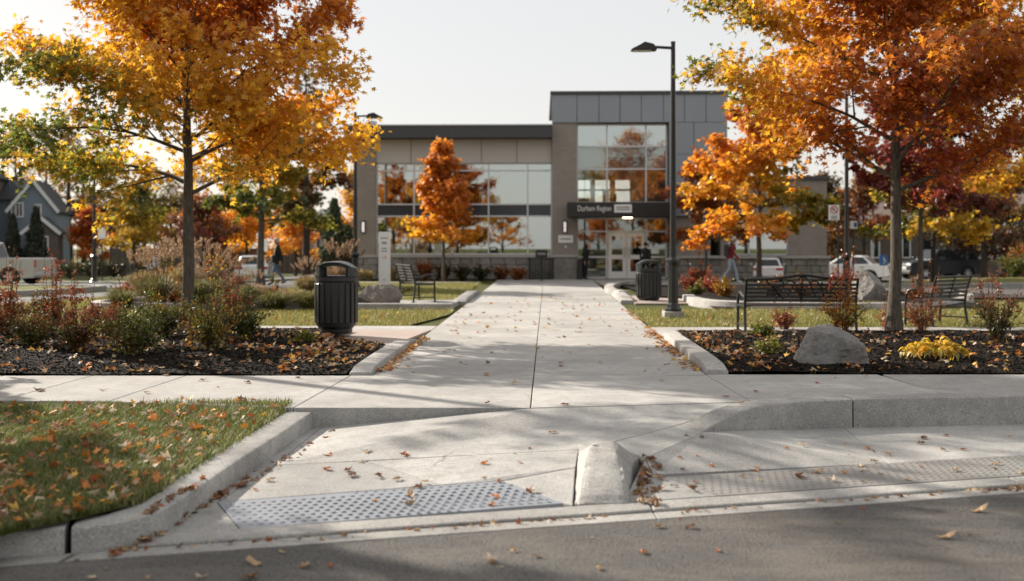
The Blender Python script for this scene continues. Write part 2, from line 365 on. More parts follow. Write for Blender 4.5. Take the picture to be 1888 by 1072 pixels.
for nm, c in (('cloth_black',(.013,.013,.016)),('cloth_red',(.22,.02,.022)),('cloth_denim',(.10,.15,.24)),('cloth_lightdenim',(.33,.40,.50)),('cloth_lilac',(.58,.54,.60)),('cloth_slate',(.14,.17,.18)),
              ('cloth_tan',(.27,.20,.14)),('cloth_darkblue',(.03,.045,.07)),('cloth_white',(.68,.68,.68)),('cloth_orange',(.55,.24,.14)),('cloth_pack',(.07,.08,.085)),('shoe',(.05,.045,.04)),('shoe_white',(.6,.6,.6))):
    plain(nm, c, .85, 0, .15, 12, .3, 30)

def tactmat(name, col):
    m, n, l, b = new_mat(name); c = coords(n, l)
    a = mixc(n, l, tuple(x*.8 for x in col), tuple(x*1.15 for x in col), noi(n, l, c, 4, 6, .7))
    a = mixc(n, l, a, (.22,.20,.17), ramp(n, l, noi(n, l, c, 30, 5, .8), [(.55,0),(.8,.5)]))
    l.new(a, b.inputs['Base Color']); b.inputs['Roughness'].default_value = .5; bump(n, l, b, noi(n, l, c, 150, 3), .3, .003)
tactmat('tactile_blue', (.25,.272,.305)); tactmat('tactile_grey', (.23,.226,.216))

def glassmat(name, tint, refl, rough=.0):
    m, n, l, b = new_mat(name); n.remove(b)
    t = n.new('ShaderNodeBsdfTransparent'); t.inputs[0].default_value = (*tint,1)
    g = n.new('ShaderNodeBsdfGlossy'); g.inputs['Roughness'].default_value = rough; g.inputs[0].default_value = (.92,.96,.95,1)
    lw = n.new('ShaderNodeLayerWeight'); lw.inputs[0].default_value = .3
    mr = n.new('ShaderNodeMapRange'); mr.inputs['To Min'].default_value = refl; mr.inputs['To Max'].default_value = 1.0; l.new(lw.outputs['Fresnel'], mr.inputs[0])
    x = n.new('ShaderNodeMixShader'); l.new(mr.outputs[0], x.inputs[0]); l.new(t.outputs[0], x.inputs[1]); l.new(g.outputs[0], x.inputs[2])
    l.new(x.outputs[0], n['Material Output'].inputs[0])
glassmat('glass', (.62,.68,.66), .42); glassmat('glass_clear', (.86,.9,.88), .14); glassmat('glass_dark', (.25,.28,.28), .25)
def emit(name, col, s):
    m, n, l, b = new_mat(name); b.inputs['Emission Color'].default_value = (*col,1); b.inputs['Emission Strength'].default_value = s; b.inputs['Base Color'].default_value = (*col,1)
emit('lamp_warm', (1,.78,.45), 6.0)
emit('sconce_glow', (1.0,.93,.95), .2)

# ------------------------------------------------------------------ the setting: ground, road, pavement, kerbs, beds, lawns
SURF_V = []; SURF_F = []
def surf(pts):
    n = len(SURF_V); SURF_V.extend([tuple(p) for p in pts])
    for i in range(1, len(pts)-1): SURF_F.append((n, n+i, n+i+1))
def grid_sheet(name, x0, x1, y0, y1, nx, ny, zf, mat, kind='structure', clip=None, add=True, smooth=True):
    """x0/x1 numbers or functions of y"""
    g = lambda a, y: a(y) if callable(a) else a
    vs = []; fs = []
    for j in range(ny+1):
        y = y0+(y1-y0)*j/ny
        for i in range(nx+1):
            x = g(x0, y)+(g(x1, y)-g(x0, y))*i/nx; vs.append((x, y, zf(x, y)))
    for j in range(ny):
        for i in range(nx):
            a = j*(nx+1)+i; fs.append((a, a+1, a+nx+2, a+nx+1))
    mb = MB(); mb.add(vs, fs); o = mb.build(name, mat, None, smooth); o['kind'] = kind
    if add:
        n = len(SURF_V); SURF_V.extend(vs)
        for f in fs: SURF_F.extend([(f[0]+n, f[1]+n, f[2]+n), (f[0]+n, f[2]+n, f[3]+n)])
    return o

def ground_z(x, y):
    z = -0.32 if y < 10.6 else -0.05
    return z + terrain(x, y) - (0 if abs(x) < 60 else 0)
_g = MB(); xs = [-420,-300,-120,-60,-40,-30,-24,-20,-16,-14,-12,-11,-10,-9,-8,-6,-3,0,3,6,9,12,13,14,15,16,18,20,24,30,40,60,120,300,420]
ys = [-200,-100,-40,-16,-5,0,5,9.2,10.4,12,18,25,32,36,38,40,43,46,49,52,56,60,64,70,78,88,98,120,200,420]
_v = [(x, y, ground_z(x, y)) for y in ys for x in xs]; _nx = len(xs)
_g.add(_v, [(j*_nx+i, j*_nx+i+1, (j+1)*_nx+i+1, (j+1)*_nx+i) for j in range(len(ys)-1) for i in range(_nx-1)])
_go = _g.build('ground', 'soil_grass', None, True); _go['kind'] = 'structure'
for f in _g.f:
    pass
n0 = len(SURF_V); SURF_V.extend(_v); SURF_F.extend([(a+n0, b+n0, c+n0) for (a,b,c,d) in _g.f] + [(a+n0, c+n0, d+n0) for (a,b,c,d) in _g.f])

def inset(pts, g):
    n = len(pts); area = sum(pts[i].x*pts[(i+1)%n].y-pts[(i+1)%n].x*pts[i].y for i in range(n)); sg = 1 if area > 0 else -1
    out = []
    for i in range(n):
        a, b, c = pts[i-1], pts[i], pts[(i+1)%n]
        d1 = Vector((b.x-a.x, b.y-a.y)).normalized(); d2 = Vector((c.x-b.x, c.y-b.y)).normalized()
        n1 = Vector((-d1.y, d1.x))*sg; n2 = Vector((-d2.y, d2.x))*sg; k = max(.35, 1+n1.dot(n2))
        o = (n1+n2)*(g/k); out.append(Vector((b.x+o.x, b.y+o.y, b.z)))
    return out
BED = MB()
def slab(parent, pts, mat='walk', t=.09, gap=.005, name='slab', bev=.006, bed=True):
    drop = .05 if mat == 'ramp' else .016
    pts = [Vector(p) for p in pts]; surf(pts)
    if bed: BED.slab([p-Vector((0,0,drop)) for p in (inset(pts, .014) if mat != 'ramp' else pts)], .02)
    mb = MB(); mb.slab(inset(pts, gap), t); return mb.build(name, mat, parent, False, bev, 2)

# --- asphalt
def lineY(c): return lambda x: c+.27*x
GB, GL, GT = lineY(6.43), lineY(6.65), lineY(6.87)
_r = MB(); _p = [Vector((-13,-16,-.212)), Vector((13,-16,-.212)), Vector((13,GB(13),-.212)), Vector((-13,GB(-13),-.212))]
_r.slab(_p, .05); surf(_p); _ro = _r.build('road', 'asphalt'); _ro['kind'] = 'structure'
# --- gutter and flush kerb along the road
gut = struct('gutter')
for a, b in ((-9,-2.43),(-2.40,.9),(.9,4.2),(4.2,8),(8,12.9)):
    slab(gut, [(a,GB(a),-.207),(b,GB(b),-.207),(b,GL(b),-.222),(a,GL(a),-.222)], 'kerb', .08, .004, 'gutter_slab', .004)
for a, b in ((-2.12,.9),(.9,3.6),(3.6,6.6),(6.6,12.9)):
    slab(gut, [(a,GL(a)+.012,-.206),(b,GL(b)+.012,-.206),(b,GT(b),-.200),(a,GT(a),-.200)], 'kerb', .09, .003, 'flush_kerb_slab', .012)

# --- ramp, aprons and detectable warning plates
rampS = struct('kerb_ramp')
def q(*a): return [G(*p) for p in a]
slab(rampS, q((592,788,-.18),(975,754,-.004),(1380,742,-.004),(1250,784,-.045),(1122,817,-.085),(1068,829,-.095),(505,858,-.165)), 'ramp', .1)
slab(rampS, q((505,858,-.165),(670,849,-.15),(815,894,-.172),(400,926,-.186)), 'ramp', .1)
slab(rampS, q((670,849,-.15),(1068,829,-.095),(1062,862,-.13),(926,887,-.171),(815,894,-.172)), 'ramp', .1)
slab(rampS, q((926,887,-.171),(1062,862,-.13),(1057,932,-.200),(1040,928,-.200)), 'ramp', .1)
slab(rampS, q((592,788,-.18),(505,858,-.165),(400,926,-.187),(443,976,-.203))+[Vector((-2.12,GT(-2.12)+.003,-.203)), Vector((-2.06,8,-.19)), Vector((-1.88,9.79,-.185))], 'ramp', .1, .003)
slab(rampS, q((1380,742,-.004),(1297,797,-.06),(1190,845,-.115),(1122,817,-.085),(1250,784,-.045)), 'ramp', .1)
E0 = lambda x: 9.58+.115*(x-1.69)
TT = lambda x: 7.55+.265*x
ax = .98
slab(rampS, [G(1297,797,-.06), G(1380,794,-.13), G(1450,792,-.185), (3.05,E0(3.05)+.3,-.2), (2.9,TT(2.9),-.2)], 'ramp', .1, .0015, 'slab', 0)
slab(rampS, [G(1297,797,-.06), (2.9,TT(2.9),-.2), (1.02,TT(1.02),-.18), G(1190,845,-.115)], 'ramp', .1, .0015, 'slab', 0)
slab(rampS, [(3.05,E0(3.05)+.3,-.2), (6.2,E0(6.2)+.3,-.2), (6.0,TT(6.0),-.2), (2.9,TT(2.9),-.2)], 'ramp', .1)
slab(rampS, [(6.2,E0(6.2)+.3,-.2), (10,E0(10)+.3,-.2), (10,TT(10),-.2), (6.0,TT(6.0),-.2)], 'ramp', .1)
slab(rampS, [(1.02,TT(1.02),-.18), (1.40,GT(1.40)+.003,-.2), (.72,GT(.72)+.003,-.2), G(1190,845,-.115)], 'ramp', .1)

def tactile(name, pts, mat, pitch=.064):
    pts = [Vector(p) for p in pts]; surf(pts); mb = MB(); mb.slab(inset(pts, .004), .06)
    n = (pts[1]-pts[0]).cross(pts[3]-pts[0]).normalized(); n = n if n.z > 0 else -n
    xs_ = [p.x for p in pts]; ys_ = [p.y for p in pts]
    def inside(x, y):
        k = len(pts); s = None
        for i in range(k):
            a = pts[i]; b = pts[(i+1)%k]; d = Vector((b.x-a.x, b.y-a.y)).normalized(); c = d.x*(y-a.y)-d.y*(x-a.x)
            if s is None: s = 1 if c > 0 else -1
            if c*s < .022: return False
        return True
    u = Vector((1,.27)).normalized(); v = Vector((-u.y,u.x)); o = pts[0]
    for i in range(-20, 130):
        for j in range(-20, 40):
            di = i+.5*(j % 2); x = o.x+u.x*di*pitch+v.x*j*pitch*1.12; y = o.y+u.y*di*pitch+v.y*j*pitch*1.12
            if x < min(xs_) or x > max(xs_) or not inside(x, y): continue
            z = o.z-(n.x*(x-o.x)+n.y*(y-o.y))/n.z-.001
            vs = []; K = 7
            for r, h in ((.0172,0),(.0150,.0040),(.0100,.0056)):
                vs += [(x+r*math.cos(2*math.pi*t/K), y+r*math.sin(2*math.pi*t/K), z+h) for t in range(K)]
            fs = [(t, (t+1)%K, K+(t+1)%K, K+t) for t in range(K)]+[(K+t, K+(t+1)%K, 2*K+(t+1)%K, 2*K+t) for t in range(K)]+[tuple(range(2*K,3*K))]
            mb.add(vs, fs)
    return mb.build(name, mat, rampS, 35)
_t = tactile('tactile_plate', q((400,926,-.186),(926,887,-.170),(1040,928,-.199),(443,976,-.202)), 'tactile_blue'); _t['label'] = 'blue grey warning plate with raised domes'; _t['kind'] = 'stuff'
_t = tactile('tactile_plate', [(1.02,TT(1.02),-.199),(6.0,TT(6.0),-.199),(6.0,GT(6.0)+.003,-.199),(1.40,GT(1.40)+.003,-.199)], 'tactile_grey'); _t['label'] = 'grey warning plate with raised domes'; _t['kind'] = 'stuff'

# --- kerbs swept along a line (the line is the foot of the face that shows; body lies to its left)
def kerb(name, path, zt, w=.26, zb=-.3, mat='kerb', sharp=False, smooth=32, ends=None):
    path = [Vector((p[0], p[1], 0)) for p in path]; n = len(path)
    if not hasattr(zt, '__len__'): zt = [zt]*n
    prof0 = lambda z: [(0,zb),(0.005,z-.028),(.011,z-.009),(.026,z),(w-.02,z),(w,z-.02),(w,zb)]
    vs = []; fs = []
    for i, p in enumerate(path):
        d = (path[min(i+1,n-1)]-path[max(i-1,0)]).normalized(); nn = Vector((-d.y, d.x, 0))
        for a, z in prof0(zt[i]): vs.append((p.x+nn.x*a, p.y+nn.y*a, z))
    K = 7
    for i in range(n-1):
        for k in range(K-1): fs.append((i*K+k, (i+1)*K+k, (i+1)*K+k+1, i*K+k+1))
    fs.append(tuple(range(K))); fs.append(tuple((n-1)*K+k for k in range(K-1,-1,-1)))
    for i in range(n-1):
        q4 = [vs[i*K+3], vs[(i+1)*K+3], vs[(i+1)*K+4], vs[i*K+4]]; surf(q4)
    mb = MB(); mb.add(vs, fs); o = mb.build(name, mat, None, smooth); o['kind'] = 'structure'; return o
# kerb beside the verge: runs down the ramp, turns the corner, then along the road (two castings with an open crack)
def resample(path, step=.12):
    out = [Vector(path[0])]
    for a, b in zip(path, path[1:]):
        a = Vector(a); b = Vector(b); k = max(1, int((b-a).length/step))
        out += [a+(b-a)*(i/k) for i in range(1, k+1)]
    return out
cA = resample(catmull([(-2.44,5.985,0),(-2.30,6.02,0),(-2.14,6.12,0),(-2.03,6.38,0),(-1.985,6.9,0),(-1.95,7.6,0),(-1.87,8.7,0),(-1.805,9.80,0)], 5))
kerb('kerb', cA, [-.082+.046*min(1,i/len(cA)*1.1) for i in range(len(cA))], .255)
cB = resample([(-9,4.22,0),(-2.475,5.975,0)], .4); kerb('kerb', cB, -.082, .255)
# kerb on the other side of the ramp: nose rises out of the apron, then a full-height run
cC = [(1.70,9.60,0),(1.80,9.61,0),(1.90,9.62,0),(2.02,9.635,0),(2.14,9.65,0),(2.28,9.67,0),(2.45,9.69,0),(2.7,9.72,0),(3.12,9.765,0)]
cC = catmull([(1.57,8.87,0),(1.80,9.13,0),(2.05,9.38,0),(2.46,9.70,0),(3.12,9.905,0)], 4)
kerb('kerb', cC, [-.058,-.045,-.03,-.012,.006,.022,.034,.044,.052]+[.062]*8, .26)
cD = resample([(3.135,9.907,0),(9,10.55,0),(16,11.3,0)], .5); kerb('kerb', cD, .064, .29)
# the nose stone in the middle of the ramp
def nose():
    secs = []
    for y, b, c, d, h in ((7.03,.43,.765,.775,.004),(7.10,.445,.768,.785,.050),(7.30,.475,.768,.80,.118),(7.60,.52,.768,.845,.190),(7.86,.565,.772,.885,.224),(8.00,.60,.785,.92,.228),(8.10,.62,.80,.955,.204),(8.22,.65,.83,.98,.162),(8.34,.67,.85,.975,.132),(8.48,.68,.82,.92,.120),(8.60,.69,.78,.82,.118)):
        secs.append((y, .402+.0835*(y-6.99), b, c, d, h))
    vs = []; fs = []
    for y, a, b, c, d, h in secs:
        z0 = -.205; zl = z0+sstep(6.99,8.4,y)*.112
        vs += [(a,y,-.3),(a,y,zl+.001),(a+.006,y,zl+.004),(b,y,z0+h-.008),(b+.025,y,z0+h),(c-.03,y,z0+h+.002),(c,y,z0+h-.012),(d-.012,y,z0+h*.4),(d,y,z0-.004),(d,y,-.3)]
    K = 10
    for i in range(len(secs)-1):
        for k in range(K-1): fs.append((i*K+k, i*K+k+1, (i+1)*K+k+1, (i+1)*K+k))
    fs.append(tuple(range(K))); fs.append(tuple((len(secs)-1)*K+k for k in range(K)))
    mb = MB(); mb.add(vs, fs); o = mb.build('kerb_nose', 'kerb'); o['kind'] = 'structure'
    bm = bmesh.new(); bm.from_mesh(o.data); bmesh.ops.triangulate(bm, faces=bm.faces[:]); bmesh.ops.subdivide_edges(bm, edges=bm.edges[:], cuts=5, use_grid_fill=True)
    for v in bm.verts:
        c = v.co.copy(); k = noise.fractal(c*9, 1, 2, 5)*.007+noise.fractal(c*34, 1, 2, 3)*.003; ch = max(0, noise.noise(c*13)-.38)*.05
        v.co += Vector((c.x-.65, 0, .5)).normalized()*(k-ch)
    bm.to_mesh(o.data); bm.free(); o.data.polygons.foreach_set('use_smooth', [True]*len(o.data.polygons)); o.data.set_sharp_from_angle(angle=R(32))
    for i in range(len(secs)-1): surf([vs[i*K+3], vs[i*K+6], vs[(i+1)*K+6], vs[(i+1)*K+3]])
nose()

# --- front pavement running across, and the wide walkway to the entrance
def wl(y): return -1.57+.0326*(y-12.3)
def wr(y): return 2.2+.0326*(y-12.3)
def wc(y): return .25+.0326*(y-12.3)
side = struct('pavement')
FB = 12.17
def js(x, y): return x+.07*(y-11)
js_l = [-11,-9,-7.2,-5.8,-4.8,-3.75,-1.9]
for a, b in zip(js_l, js_l[1:]):
    fy = lambda x: 10.25 if x < -4 else 10.25-.45*(x+4)/2.1
    slab(side, [(js(a,fy(a)),fy(a),0),(js(b,fy(b)),fy(b),0),(js(b,FB),FB,0),(js(a,FB),FB,0)], 'walk', .25)
js_r = [2.25,4.25,6.2,8.2,10.5]
kb = lambda x: 9.97+.1097*(x-2.0)+.115
for a, b in zip(js_r, js_r[1:]):
    slab(side, [(a,kb(a),0),(b+.05,kb(b),0),(b-.1 if b < 10 else b,FB+.1,0),(a-.05,FB+.1,0)], 'walk', .12)
walk = struct('walkway')
slab(walk, [(js(-1.9,9.8),9.80,0),(wc(9.8),9.80,0),(wc(FB),FB,0),(js(-1.9,FB),FB,0)], 'walk', .25)
slab(walk, [(wc(9.8),9.80,0),G(1380,741,0),(2.25,kb(2.25),0),(2.2,FB+.05,0),(wc(FB),FB,0)], 'walk', .12)
rows = [FB,13.75,15.4,17.1,18.9,20.8,22.8,25,27.4,30,33,36.5,40.2,44.2]
for a, b in zip(rows, rows[1:]):
    slab(walk, [(wl(a),a,0),(wc(a),a,0),(wc(b),b,0),(wl(b),b,0)], 'walk', .12)
    slab(walk, [(wc(a),a,0),(wr(a),a,0),(wr(b),b,0),(wc(b),b,0)], 'walk', .12)
# kerbs edging the beds beside the walkway
def along(off, ys_): return [(wl(y)+off, y, 0) for y in ys_]
kerb('kerb', [(wl(y)-.01, y, 0) for y in (12.22,12.5,13.2,14,15,16,16.6)], [.03,.075,.085,.085,.08,.06,.015], .26)
kerb('kerb', [(wr(y)+.01, y, 0) for y in (17.6,17,16,15,14,13.2,12.6,12.3)][::1], [.02,.08,.10,.105,.11,.11,.10,.05], .25)
kerb('kerb', [(wl(y)-.02, y, 0) for y in (26.6,27,28,29.5,31,32)], [.04,.11,.12,.12,.12,.05], .3)
kerb('kerb', [(wr(y)+.03, y, 0) for y in (31,30,29,27.6,27)], [.05,.12,.12,.12,.05], .32)

# planting beds of dark mulch
def nz(x, y, s=1.0): return noise.noise(Vector((x*s, y*s, 3.7)))
def bedz(x, y): return .02+.05*sstep(12.2,14,y)+.018*nz(x,y,2.2)+.02*nz(x,y,.7)
def lbed_r(y): return wl(y)-.30-1.0*sstep(15.2,16.4,y)
grid_sheet('mulch_bed', -26, lbed_r, FB+.01, 18.05, 110, 40, bedz, 'mulch')
def rbed_l(y): return wr(y)+.28
grid_sheet('mulch_bed', rbed_l, 16, FB+.11, 17.55, 100, 40, bedz, 'mulch')
# paths behind the beds, brick pad
back = struct('path')
for a, b in ((-26,-20),(-20,-15),(-15,-11),(-11,-8),(-8,-5.4),(-5.4,-2.9)):
    slab(back, [(a,18.06,.0),(b,18.06,.0),(b,19.4,.0),(a,19.4,.0)], 'walk')
slab(back, [(-2.9,18.5,0),(wl(18.5),18.5,0),(wl(19.4),19.4,0),(-2.9,19.4,0)], 'walk')
for a, b in ((2.42,4.2),(4.2,6.2),(6.2,8.4),(8.4,11),(11,16)):
    slab(back, [(a,17.58,.0),(b,17.58,.0),(b,19.1,.0),(a,19.1,.0)], 'walk')
_p = [(-3.6,15.6,.004),(wl(15.6)-.3,15.6,.004),(wl(18.48)-.02,18.48,.004),(-3.6,18.48,.004)]
_b = MB(); _b.slab([Vector(p) for p in _p], .04); surf([Vector(p) for p in _p]); _b.build('brick_pad', 'paver')['kind'] = 'structure'
_p = [(wr(26.6)+.36,26.6,.0),(6.5,26.6,.0),(6.5,30.6,.0),(wr(30.6)+.36,30.6,.0)]
_b = MB(); _b.slab([Vector(p) for p in _p], .04); _b.build('brick_pad', 'paver')['kind'] = 'structure'

# lawns (soil sheet; blades come later)
def lawnz(x, y): return -.012+.012*nz(x,y,.8)
def vergez(x, y): return -.055+.03*sstep(8.6,10.1,y)+.012*nz(x,y,2)
def verge_r(y): return min(-2.02-.0+(y-7)*.05, -1.78) - .16 - .5*(1-sstep(5.6,6.5,y))
grid_sheet('verge_lawn', -9, verge_r, 4.5, 10.16, 60, 40, vergez, 'soil_grass')
def L1r(y): return wl(y)-.08-.45*(1-sstep(19.4,23,y))
grid_sheet('lawn', -24, L1r, 19.41, 24.15, 60, 12, lawnz, 'lawn_far')
grid_sheet('lawn', lambda y: -14+.42*(y-22), -9.2, 24.16, 29.8, 10, 12, lawnz, 'lawn_far')
grid_sheet('lawn', lambda y: wr(y)+.05, 26, 19.11, 24.2, 40, 12, lawnz, 'lawn_far')
grid_sheet('lawn', -7.4, lambda y: wl(y)-.34-.15*(y>31), 27.0, 40.3, 30, 20, lawnz, 'lawn_far')
grid_sheet('lawn', 14.5, 34, 38.2, 52, 20, 12, lambda x, y: terrain(x, y)+.02+.25*sstep(38,46,y)*sstep(15,24,x), 'lawn_far')
grid_sheet('lawn', 11.2, 30, 24.21, 28.6, 20, 12, lawnz, 'lawn_far')

# planter edges
plant_l = catmull([(-1.35,24.25,0),(-4,24.3,0),(-7,24.35,0),(-9.0,24.5,0),(-9.75,25.0,0),(-9.9,26.0,0),(-9.5,27.5,0)][::-1], 6)
kerb('kerb', plant_l, .12, .28)
grid_sheet('mulch_bed', -9.6, -3.2, 24.5, 35, 20, 20, lambda x, y: .04+.04*nz(x,y,1), 'mulch')
_p = [Vector(p) for p in [(-3.2,24.58,.06),(-1.4,24.55,.06),(-1.3,26.98,.06),(-3.2,26.98,.06)]]
_b = MB(); _b.slab(_p, .12); surf(_p); _b.build('bench_pad', 'walk')['kind'] = 'structure'
ring = catmull([G(1258,554,0), G(1275,561,0), G(1330,567,0), G(1500,571.5,0), G(1650,571,0), G(1745,567,0), G(1790,559,0), G(1790,550,0), G(1740,543,0)], 6)
kerb('kerb', ring, .15, .3)
grid_sheet('mulch_bed', lambda y: 4.6 if y < 29 else 3.7, 11.0, 24.5, 37.4, 24, 24, lambda x, y: .05+.04*nz(x,y,1) if not (y < 26.6 and x < 5.2) else .02, 'mulch')
arc = catmull([G(1208,523,0), G(1170,523,0), G(1138,526,0), G(1116,533,0), G(1118,541,0), G(1140,546,0)], 6)
kerb('kerb', arc[::1], .14, .3)

# plaza before the entrance, side streets
plz = struct('plaza')
for a, b in ((-7.6,-4.5),(-4.5,-1.2)): slab(plz, [(a,40.4,-.004),(b,40.4,-.004),(b,41.2,-.004),(a,41.2,-.004)], 'walk_far')
slab(plz, [(-.6,40.4,-.004),(wl(40.4),40.4,-.004),(wl(44.6),44.6,-.004),(-.6,44.6,-.004)], 'walk_far')
for a, b in ((3.2,6),(6,9),(9,13)): slab(plz, [(a,38,-.004),(b,38,-.004),(b,41.2,-.004),(a,41.2,-.004)], 'walk_far')
for a, b in ((3.2,6),(6,8)): slab(plz, [(a,41.2,-.004),(b,41.2,-.004),(b,44.6,-.004),(a,44.6,-.004)], 'walk_far')
def strip(name, pts, mat, dz=.03):
    vs = [Vector((x, y, terrain(x, y)+dz)) for x, y in pts]; mb = MB(); n = len(vs)//2
    mb.add(vs, [(i, i+1, 2*n-2-i, 2*n-1-i) for i in range(n-1)]); o = mb.build(name, mat); o['kind'] = 'structure'
    for i in range(n-1): surf([vs[i], vs[i+1], vs[2*n-2-i], vs[2*n-1-i]])
    return o
ys_s = [14,20,24.7,29.6,34,38,41,46,52,60,75]
strip('street', [(-15.9+.42*(y-24.7)*(1 if y < 38 else 13.3/(y-24.7)), y) for y in ys_s][::1]+[(-11.7+.43*(y-24.7)*(1 if y < 36 else 11.3/(y-24.7)), y) for y in ys_s][::-1], 'street', -.03)
strip('street', [(-60,36.2),(-40,36.2),(-20,36.2),(-10.5,36.2),(-10.5,40.8),(-20,40.8),(-40,40.8),(-60,40.8)], 'street', -.02)
strip('street', [(-12,44.5),(-9,44.5),(-7,44.5),(-7,66),(-9,66),(-12,66)], 'street', .02)
strip('pavement', [(-60,41.6),(-40,41.6),(-20,41.6),(-11,41.6),(-11,43.6),(-20,43.6),(-40,43.6),(-60,43.6)], 'walk_far', .03)
kerb('kerb', resample([(-30,40.9,0),(-11,40.9,0)], 1.5), .0, .25)
kerb('kerb', resample(catmull([(-24,29.0,0),(-16.2,29.3,0),(-14.3,30.5,0),(-13.2,33,0),(-13.2,35,0),(-16,35.6,0),(-24,35.8,0)],4), 1), .12, .25)
grid_sheet('lawn', -24, lambda y: -14.6+.35*(y-29.4)*(y<33)+1.2*(y>=33), 29.5, 35.3, 12, 8, lambda x, y: .08, 'lawn_far')
strip('street', [(11.5,28.9),(16,28.9),(24,28.9),(40,28.9),(40,35),(24,35),(16,35),(11.5,35)], 'street', .02)
kerb('kerb', resample([(12.2,35.4,0),(20,35.9,0),(36,36.4,0)], 1.0), .16, .35)
strip('pavement', [(11.6,53),(18,53),(26,53),(40,53),(40,56),(26,56),(18,56),(11.6,56)], 'walk_far', .06)
strip('street', [(11.6,56.3),(18,56.3),(26,56.3),(60,56.3),(60,68),(26,68),(18,68),(11.6,68)], 'street', .05)
_b = BED.build('pavement_base', 'joint'); _b['kind'] = 'structure'
BVH = BVHTree.FromPolygons(SURF_V, SURF_F)
def cast(px, py):                         # first surface along a line of sight of the survey photograph
    h = BVH.ray_cast(Vector((0,0,EYE)), Vector(((px-CX)/F, 1, -(py-HY)/F)).normalized())
    return (h[0], h[1] if h[1].z > 0 else -h[1]) if h[0] is not None else (None, None)
def top(x, y):
    h = BVH.ray_cast(Vector((x, y, 6.0)), Vector((0,0,-1)))
    return (h[0].z, h[1]) if h[0] is not None else (0.0, Vector((0,0,1)))
# ------------------------------------------------------------------ the civic building
YF = 44.6; KM = YF/F
def fx(px): return (px-CX)*KM
def fz(py): return EYE-(py-HY)*KM
BLD = thing('civic_building', 'two-part taupe brick civic building with tall glazed entrance bay and grey metal cladding', 'building', (0,YF,0), R(-1.6))
def bpart(name, mat, *boxes, parent=None, bevel=0, label=None):
    m = MB()
    for b in boxes: m.box(*b)
    o = m.build(name, mat, parent or BLD, False, bevel)
    if label: o['label'] = label
    return o
# coordinates: x along the front, y into the building (0 = front of the glass line), z up
xL0, xL1, xW1, xT0, xT1, xR = fx(657), fx(693), fx(1018), fx(1063), fx(1229), fx(1336)
xWing = fx(1519)
zB = fz(474)
# brick piers and walls
bpart('pier', 'brick_taupe', (xL0, xL1, -.25, 9, zB, 5.74))
bpart('pier', 'brick_taupe', (xW1, xT0, -.4, 9, zB, fz(229)))
bpart('pier_base', 'stone_block', (xW1-.05, xT0+.03, -.46, 0, -.1, zB-.001))
bpart('cap_course', 'cap_stone', (xL0-.08, xW1-.06, -.36, .1, zB-.02, zB+.1)); bpart('cap_course', 'cap_stone', (xW1-.09, xT0+.07, -.52, -.39, zB+.0, zB+.10))
# panel band and roof edge of the low part
n = 5
for i in range(n):
    a = xL1+(xW1-xL1)*i/n; b = xL1+(xW1-xL1)*(i+1)/n
    bpart('wall_panel', 'panel_beige', (a+.012, b-.012, -.16, .1, fz(301), 5.74))
bpart('panel_backing', 'fascia', (xL1, xW1, -.10, .25, fz(301)+.01, 5.73))
bpart('roof_fascia', 'fascia', (xL0-.35, xW1-.003, -.95, 9.2, 5.745, 6.22)); bpart('roof_coping', 'steel', (xL0-.40, xW1-.006, -1.0, 9.3, 6.222, 6.27))
bpart('roof_vent', 'steel', (fx(664), fx(678), 2, 2.4, 6.27, 6.75))
# glazing helper: grid of panes with frame bars
def glazing(xs_, zs_, y=0.0, mats=None, fw=.06, fmat='frame_alu', skip=()):
    for x in xs_: bpart('mullion', fmat, (x-fw/2, x+fw/2, y-.07, y+.06, zs_[0], zs_[-1]))
    for z in zs_:
        for a, b in zip(xs_, xs_[1:]): bpart('transom', fmat, (a+fw/2+.001, b-fw/2-.001, y-.062, y+.05, z-fw/2, z+fw/2))
    for i, (a, b) in enumerate(zip(xs_, xs_[1:])):
        for j, (c, d) in enumerate(zip(zs_, zs_[1:])):
            if (i, j) in skip: continue
            bpart('pane', mats[j] if mats else 'glass', (a+fw/2, b-fw/2, y-.012, y+.012, c+fw/2, d-fw/2))
wx = [xL1+.03, fx(763), fx(834), fx(901), fx(973), xW1-.03]
glazing(wx, [zB+.12, fz(399), fz(377), fz(315), fz(302)], 0, ['glass','spandrel','glass','glass'])
# stone base in single blocks under the windows
rng = random.Random(3)
def blocks(x0, x1, z0, z1, yf, rowsn, name='stone_block', parent=None):
    h = (z1-z0)/rowsn
    for r in range(rowsn):
        x = x0-rng.uniform(0,.3)
        while x < x1:
            w = rng.uniform(.32,.62); a = max(x, x0); b = min(x+w, x1)
            if b-a > .06:
                m = MB(); m.box(a+.007, b-.007, yf-rng.uniform(.0,.035), yf+.25, z0+r*h+.006, z0+(r+1)*h-.006); m.build(name, 'stone_block', parent or BLD, False, .02, 1)
            x += w
blocks(xL0-.05, xW1-.06, -.02, zB-.02, -.30, 3)
bpart('base_wall', 'fascia', (xL0, xW1, -.2, .3, -.1, zB-.03))
